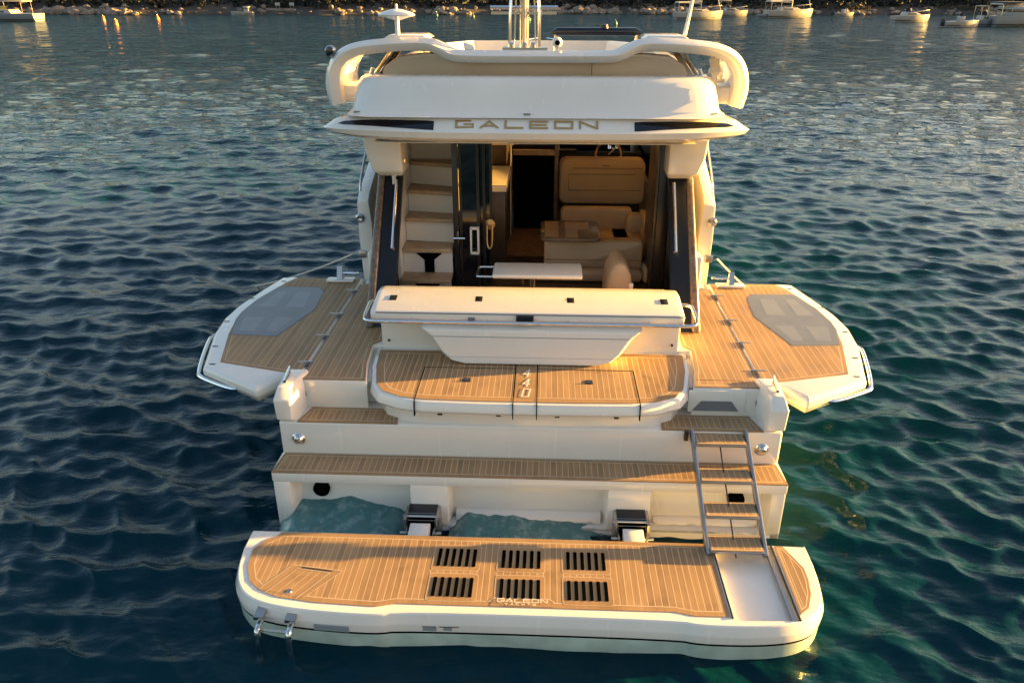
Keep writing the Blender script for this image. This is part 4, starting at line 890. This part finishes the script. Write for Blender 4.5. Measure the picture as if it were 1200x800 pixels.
# ============================================================ BOATS AND BUOYS ASTERN OF THE SHORE
def hullmesh(L, B, H, m, boot=None, sheer=.25, stern=.8):
    mb = MB(); rs = []
    for t in (0, .02, .2, .45, .7, .87, .96, 1.0):
        bw = B/2*(stern+(1-stern)*math.sin(min(1, t/.45)*math.pi/2)) if t < .45 else B/2*max(.02, 1-((t-.45)/.55)**2.2)
        zt = H*(1+sheer*t*t); x = L*t+ (H*.25 if t == 1 else 0)
        rs.append([(x, -bw, zt), (x, -bw*.96, zt*.6), (x-.02*L*t, -bw*.82, .12), (x-.06*L*t, -bw*.5, -.25), (x-.06*L*t, bw*.5, -.25), (x-.02*L*t, bw*.82, .12), (x, bw*.96, zt*.6), (x, bw, zt)])
    mb.loft(rs, m); return mb
BW = mat('boat_white', (.34, .325, .30), .3, coat=.2); BGL = mat('boat_window', (.02, .025, .03), .1); BGREYSHADE = mat('boat_grey_shade', (.2, .22, .245), .4)  # grey hulls; on the left motor boat its shaded side put into colour
def boat(name, loc, rz, L, B, H, label, cat, kind, group=None, hm=None):
    r = empty(name, loc, rz); tag(r, label, cat, group)
    ho = hullmesh(L, B, H, hm or BW).build('hull', r, ang=40)
    k = MB(); k.loft([[(L*t, -B*.5*w_*1.01, .16), (L*t, -B*.5*w_*1.02, .26), (L*t, B*.5*w_*1.02, .26), (L*t, B*.5*w_*1.01, .16)] for t, w_ in ((-.002, .72), (.3, .88), (.6, .78), (.85, .42))], RUBB); k.build('boot_stripe', ho)
    if kind == 'sail':
        k = MB(); k.loft([[(L*.26, -B*.3, H), (L*.74, -B*.16, H*1.15), (L*.74, B*.16, H*1.15), (L*.26, B*.3, H)], [(L*.28, -B*.26, H+.45), (L*.66, -B*.13, H+.4), (L*.66, B*.13, H+.4), (L*.28, B*.26, H+.45)]], BW); cb = k.build('cabin', r, bevel=.04)
        for s in (-1, 1):
            k = MB(); k.hexa([(L*.32, s*(B*.295), H+.14), (L*.55, s*B*.235, H+.14), (L*.55, s*B*.22, H+.14), (L*.32, s*B*.27, H+.14), (L*.32, s*(B*.28), H+.3), (L*.55, s*B*.22, H+.3), (L*.55, s*B*.2, H+.3), (L*.32, s*B*.25, H+.3)], BGL); k.build('window', cb)
        k = MB(); k.tube([(L*.55, 0, H), (L*.55, 0, H+L*1.25)], [.085, .06], BW, 8); mm = k.build('mast', r)
        k = MB(); k.tube([(L*.55, 0, H+1.1), (L*.12, 0, H+1.25)], .06, BW); k.tube([(L*.53, 0, H+1.5), (L*.42, 0, H+1.35), (L*.14, 0, H+1.32)], [.2, .2, .1], SAILC, 8); k.build('boom', r)
        k = MB(); k.tube([(L*.98, 0, H*1.25), (L*.56, 0, H+L*1.2)], [.07, .04], SAILC, 6); k.build('furled_sail', r)
        k = MB(); k.loft([[(L*.02, -B*.38, H+1.25), (L*.26, -B*.36, H+1.3), (L*.26, B*.36, H+1.3), (L*.02, B*.38, H+1.25)], [(L*.03, -B*.3, H+1.42), (L*.25, -B*.3, H+1.45), (L*.25, B*.3, H+1.45), (L*.03, B*.3, H+1.42)]], SAILC); bi = k.build('bimini', r)
        for x in (.03, .25):
            for s in (-1, 1): k = MB(); k.tube([(L*x, s*B*.38, H), (L*x, s*B*.36, H+1.3)], .02, STEEL, 6); k.build('bimini_pole', r)
        k = MB()
        for s in (-1, 1): k.tube([(L*.05, s*B*.45, H+.6), (L*.5, s*B*.49, H+.62), (L*.9, s*B*.2, H+.85), (L, 0, H+.9)], .015, STEEL, 6); [k.tube([(L*t, s*B*.46*w_, H), (L*t, s*B*.46*w_, H+.62)], .012, STEEL, 6) for t, w_ in ((.06, 1), (.3, 1.05), (.5, 1.05), (.75, .72))]
        k.build('guard_rail', r)
    if kind in ('motor', 'cruiser'):
        k = MB(); k.loft([[(L*.25, -B*.36, H), (L*.78, -B*.2, H*1.15), (L*.78, B*.2, H*1.15), (L*.25, B*.36, H)], [(L*.28, -B*.32, H+.5), (L*.6, -B*.2, H+.45), (L*.6, B*.2, H+.45), (L*.28, B*.32, H+.5)]], BW); cb = k.build('cabin', r, bevel=.05)
        k = MB(); k.loft([[(L*.42, -B*.3, H+.45), (L*.56, -B*.22, H+.45), (L*.56, B*.22, H+.45), (L*.42, B*.3, H+.45)], [(L*.38, -B*.27, H+.95), (L*.44, -B*.2, H+.95), (L*.44, B*.2, H+.95), (L*.38, B*.27, H+.95)]], BGL); k.build('windscreen', cb)
        for s in (-1, 1):
            k = MB(); k.hexa([(L*.34, s*B*.355, H+.16), (L*.62, s*B*.26, H+.16), (L*.62, s*B*.22, H+.16), (L*.34, s*B*.3, H+.16), (L*.34, s*B*.345, H+.34), (L*.58, s*B*.255, H+.34), (L*.58, s*B*.2, H+.34), (L*.34, s*B*.29, H+.34)], BGL); k.build('window', cb)
        if kind == 'cruiser':
            k = MB(); k.box((L*.1, -B*.34, H+1.5), (L*.46, B*.34, H+1.58), SAILC); k.build('canopy', r, bevel=.03)
            for x in (.12, .44):
                for s in (-1, 1): k = MB(); k.tube([(L*x, s*B*.33, H), (L*x, s*B*.33, H+1.5)], .025, STEEL, 6); k.build('canopy_post', r)
        k = MB(); k.tube([(L*.5, -B*.42, H+.5), (L*.8, -B*.3, H+.65), (L*1.0, 0, H+.75), (L*.8, B*.3, H+.65), (L*.5, B*.42, H+.5)], .02, STEEL, 6); k.build('bow_rail', r)
    if kind == 'open':
        k = MB(); k.box((L*.4, -B*.22, H), (L*.55, B*.22, H+.55), BW); k.build('console', r, bevel=.04)
        k = MB(); k.hexa([(L*.5, -B*.2, H+.5), (L*.56, -B*.2, H+.5), (L*.56, B*.2, H+.5), (L*.5, B*.2, H+.5), (L*.46, -B*.18, H+.85), (L*.48, -B*.18, H+.85), (L*.48, B*.18, H+.85), (L*.46, B*.18, H+.85)], BGL); k.build('windscreen', r)
        k = MB(); k.box((-.35, -.18, .1), (.02, .18, H+.35), RUBB); k.build('outboard_motor', r, bevel=.06)
    return r
BY = lambda x, y: (x, y, 0)
boat('motor_boat', BY(-70.4, 108.6), R(178), 12.5, 3.3, .98, 'white motor boat with shade-grey hull cut by the left edge, stern towards the buoys', 'motor boat', 'cruiser', hm=BGREYSHADE)  # hull grey paints in the shade on the side facing the camera
boat('small_boat', BY(-49.3, 134.2), R(186), 3.6, 1.4, .5, 'small white boat with a pale wheelhouse moored against the left rocky shore', 'boat', 'none')
k = MB(); k.box((.7, -.4, .5), (1.5, .4, 1.25), BW); k.box((.68, -.41, .9), (1.52, .41, 1.1), BGL); k.box((.55, -.5, 1.25), (1.6, .5, 1.34), SAILC); wh = k.build('wheelhouse', [o for o in bpy.data.objects if o.name == 'small_boat'][0], bevel=.03)
boat('sailing_yacht', BY(18.6, 118.4), R(10), 7.0, 2.6, .95, 'white sailing yacht with orange-brown cockpit cover, nearest the yacht antenna', 'sailing yacht', 'sail', 'sailing yachts at anchor')
boat('sailing_yacht', BY(33.7, 126), R(12), 7.4, 2.7, 1.0, 'white sailing yacht with a pale boom cover and a dinghy at its stern', 'sailing yacht', 'sail', 'sailing yachts at anchor')
boat('cabin_boat', BY(26.9, 131.5), R(5), 5.2, 2.0, .75, 'pale cabin motor boat by the rocks between the two sailing yachts', 'motor boat', 'cruiser')
boat('small_boat', BY(47.2, 135.8), R(8), 3.4, 1.3, .42, 'tiny white open boat lying close to the right rocky shore', 'boat', 'open')
boat('cabin_boat', BY(46.8, 110.8), R(8), 5.0, 2.0, .75, 'small white cabin boat alone on the open water at right', 'motor boat', 'motor')
boat('dinghy', BY(46.8, 96.0), R(6), 4.1, 1.7, .62, 'white open dinghy with dark outboard left of the moored catamaran', 'dinghy', 'open')
boat('canopy_boat', BY(51.5, 98.6), R(15), 2.6, 1.7, .7, 'little motor boat with a pale flat canopy beside the moored catamaran', 'motor boat', 'cruiser', hm=BGREYSHADE)
boat('catamaran', BY(53.6, 98.8), R(4), 9.5, 3.6, 1.15, 'white catamaran with dark canopy and mast at the right edge', 'catamaran', 'sail')
cat_ = [o for o in bpy.data.objects if o.name == 'catamaran'][0]
k = MB(); k.box((.2, -1.7, 2.55), (2.6, 1.7, 2.72), CANVAS); k.build('dark_canopy', cat_, bevel=.05)
k = MB(); k.box((1.4, -1.5, 1.15), (4.6, 1.5, 2.2), BW); k.box((1.35, -1.52, 1.55), (4.65, 1.52, 1.95), BGL); k.build('deck_saloon', cat_, bevel=.06)
dg = [o for o in bpy.data.objects if o.name == 'sailing_yacht.001'][0]
boat('dinghy', BY(32.4, 125.6), R(12), 1.9, 1.3, .5, 'small grey dinghy hanging at the stern of a sailing yacht', 'dinghy', 'none', hm=BGREYSHADE)
def buoy(x, y, prof, m, label, group, name):
    k = MB(); k.lathe(prof, (x, y, 0), m, 16); k.tube([(x, y, prof[-1][1]-.02), (x, y, prof[-1][1]+.10)], .025, DSTEEL, 6)
    return tag(k.build(name, None, ang=50), label, 'buoy', group)
cyl = [(0, -.2), (.24, -.2), (.28, .08), (.24, .22), (.20, .5), (.22, .62), (.12, .68), (0, .68)]
pear = [(0, -.1), (.22, -.08), (.3, .1), (.28, .25), (.15, .5), (.07, .66), (0, .68)]
buoy(-61.4, 108.7, [(r*.9, h_) for r, h_ in cyl], ORANGE, 'orange can-shaped mooring buoy, farther of the close pair', 'orange mooring buoys', 'mooring_buoy')
buoy(-53.0, 96.0, cyl, ORANGE, 'orange can-shaped mooring buoy, nearer of the close pair', 'orange mooring buoys', 'mooring_buoy')
buoy(-55.3, 112.0, pear, ORANGE, 'orange pear-shaped mooring buoy under the left rocks', 'orange mooring buoys', 'mooring_buoy')
cone = [(0, -.1), (.22, -.08), (.27, .06), (.2, .3), (.09, .5), (0, .55)]
buoy(-18.0, 131, cone, GREEN, 'dark green buoy farthest left, close under the shore', 'dark green buoys', 'marker_buoy')
buoy(-11.5, 125, cone, GREEN, 'dark green buoy just left of the steel mast', 'dark green buoys', 'marker_buoy')
buoy(-2.55, 112, [(r*1.15, h_*1.15) for r, h_ in cone], GREEN, 'dark green buoy seen between the mast tubes', 'dark green buoys', 'marker_buoy')
buoy(8.62, 101, cone, GREEN, 'dark green conical buoy right of the mast', 'dark green buoys', 'marker_buoy')
# hut signs on the left shore
for x, lab in ((-46.3, 'left of two small white sign boards on the left shore'), (-43.9, 'right of two small white sign boards on the left shore')):
    r = empty('sign_board', (x, shore_y(x)+3.2, .8)); tag(r, lab, 'sign', 'white sign boards on the shore')
    k = MB(); k.box((-.42, -.03, .55), (.42, .03, 1.05), BW); k.build('board', r, bevel=.01)
    for s in (-.3, .3): k = MB(); k.tube([(s, .05, -.3), (s, .05, .9)], .03, DSTEEL, 6); k.build('post', r)
k = MB(); k.box((-48, shore_y(-47)+2.0, .3), (-43.5, shore_y(-47)+3.2, .95), ROCK); tag(k.build('stone_quay', None, bevel=.08), 'low pale stone quay under the two white sign boards', 'quay')
# mooring lines
def rope(pts, lab):
    k = MB(); k.tube(pts, .011, ROPE, 6); tag(k.build('mooring_line', None), lab, 'rope', 'mooring lines')
def sag(a, b, s, n=14): return [Vector(a).lerp(Vector(b), i/n)-Vector((0, 0, s*4*(i/n)*(1-i/n))) for i in range(n+1)]
rope(sag((2.1, 4.42, 1.47), (3.7, 6.2, -.1), .05), 'pale mooring line running down from the right bulwark to the water')
rope(sag((-2.12, 4.42, 1.47), (-4.6, 7.4, -.1), .05), 'pale mooring line running down from the left bulwark to the water')
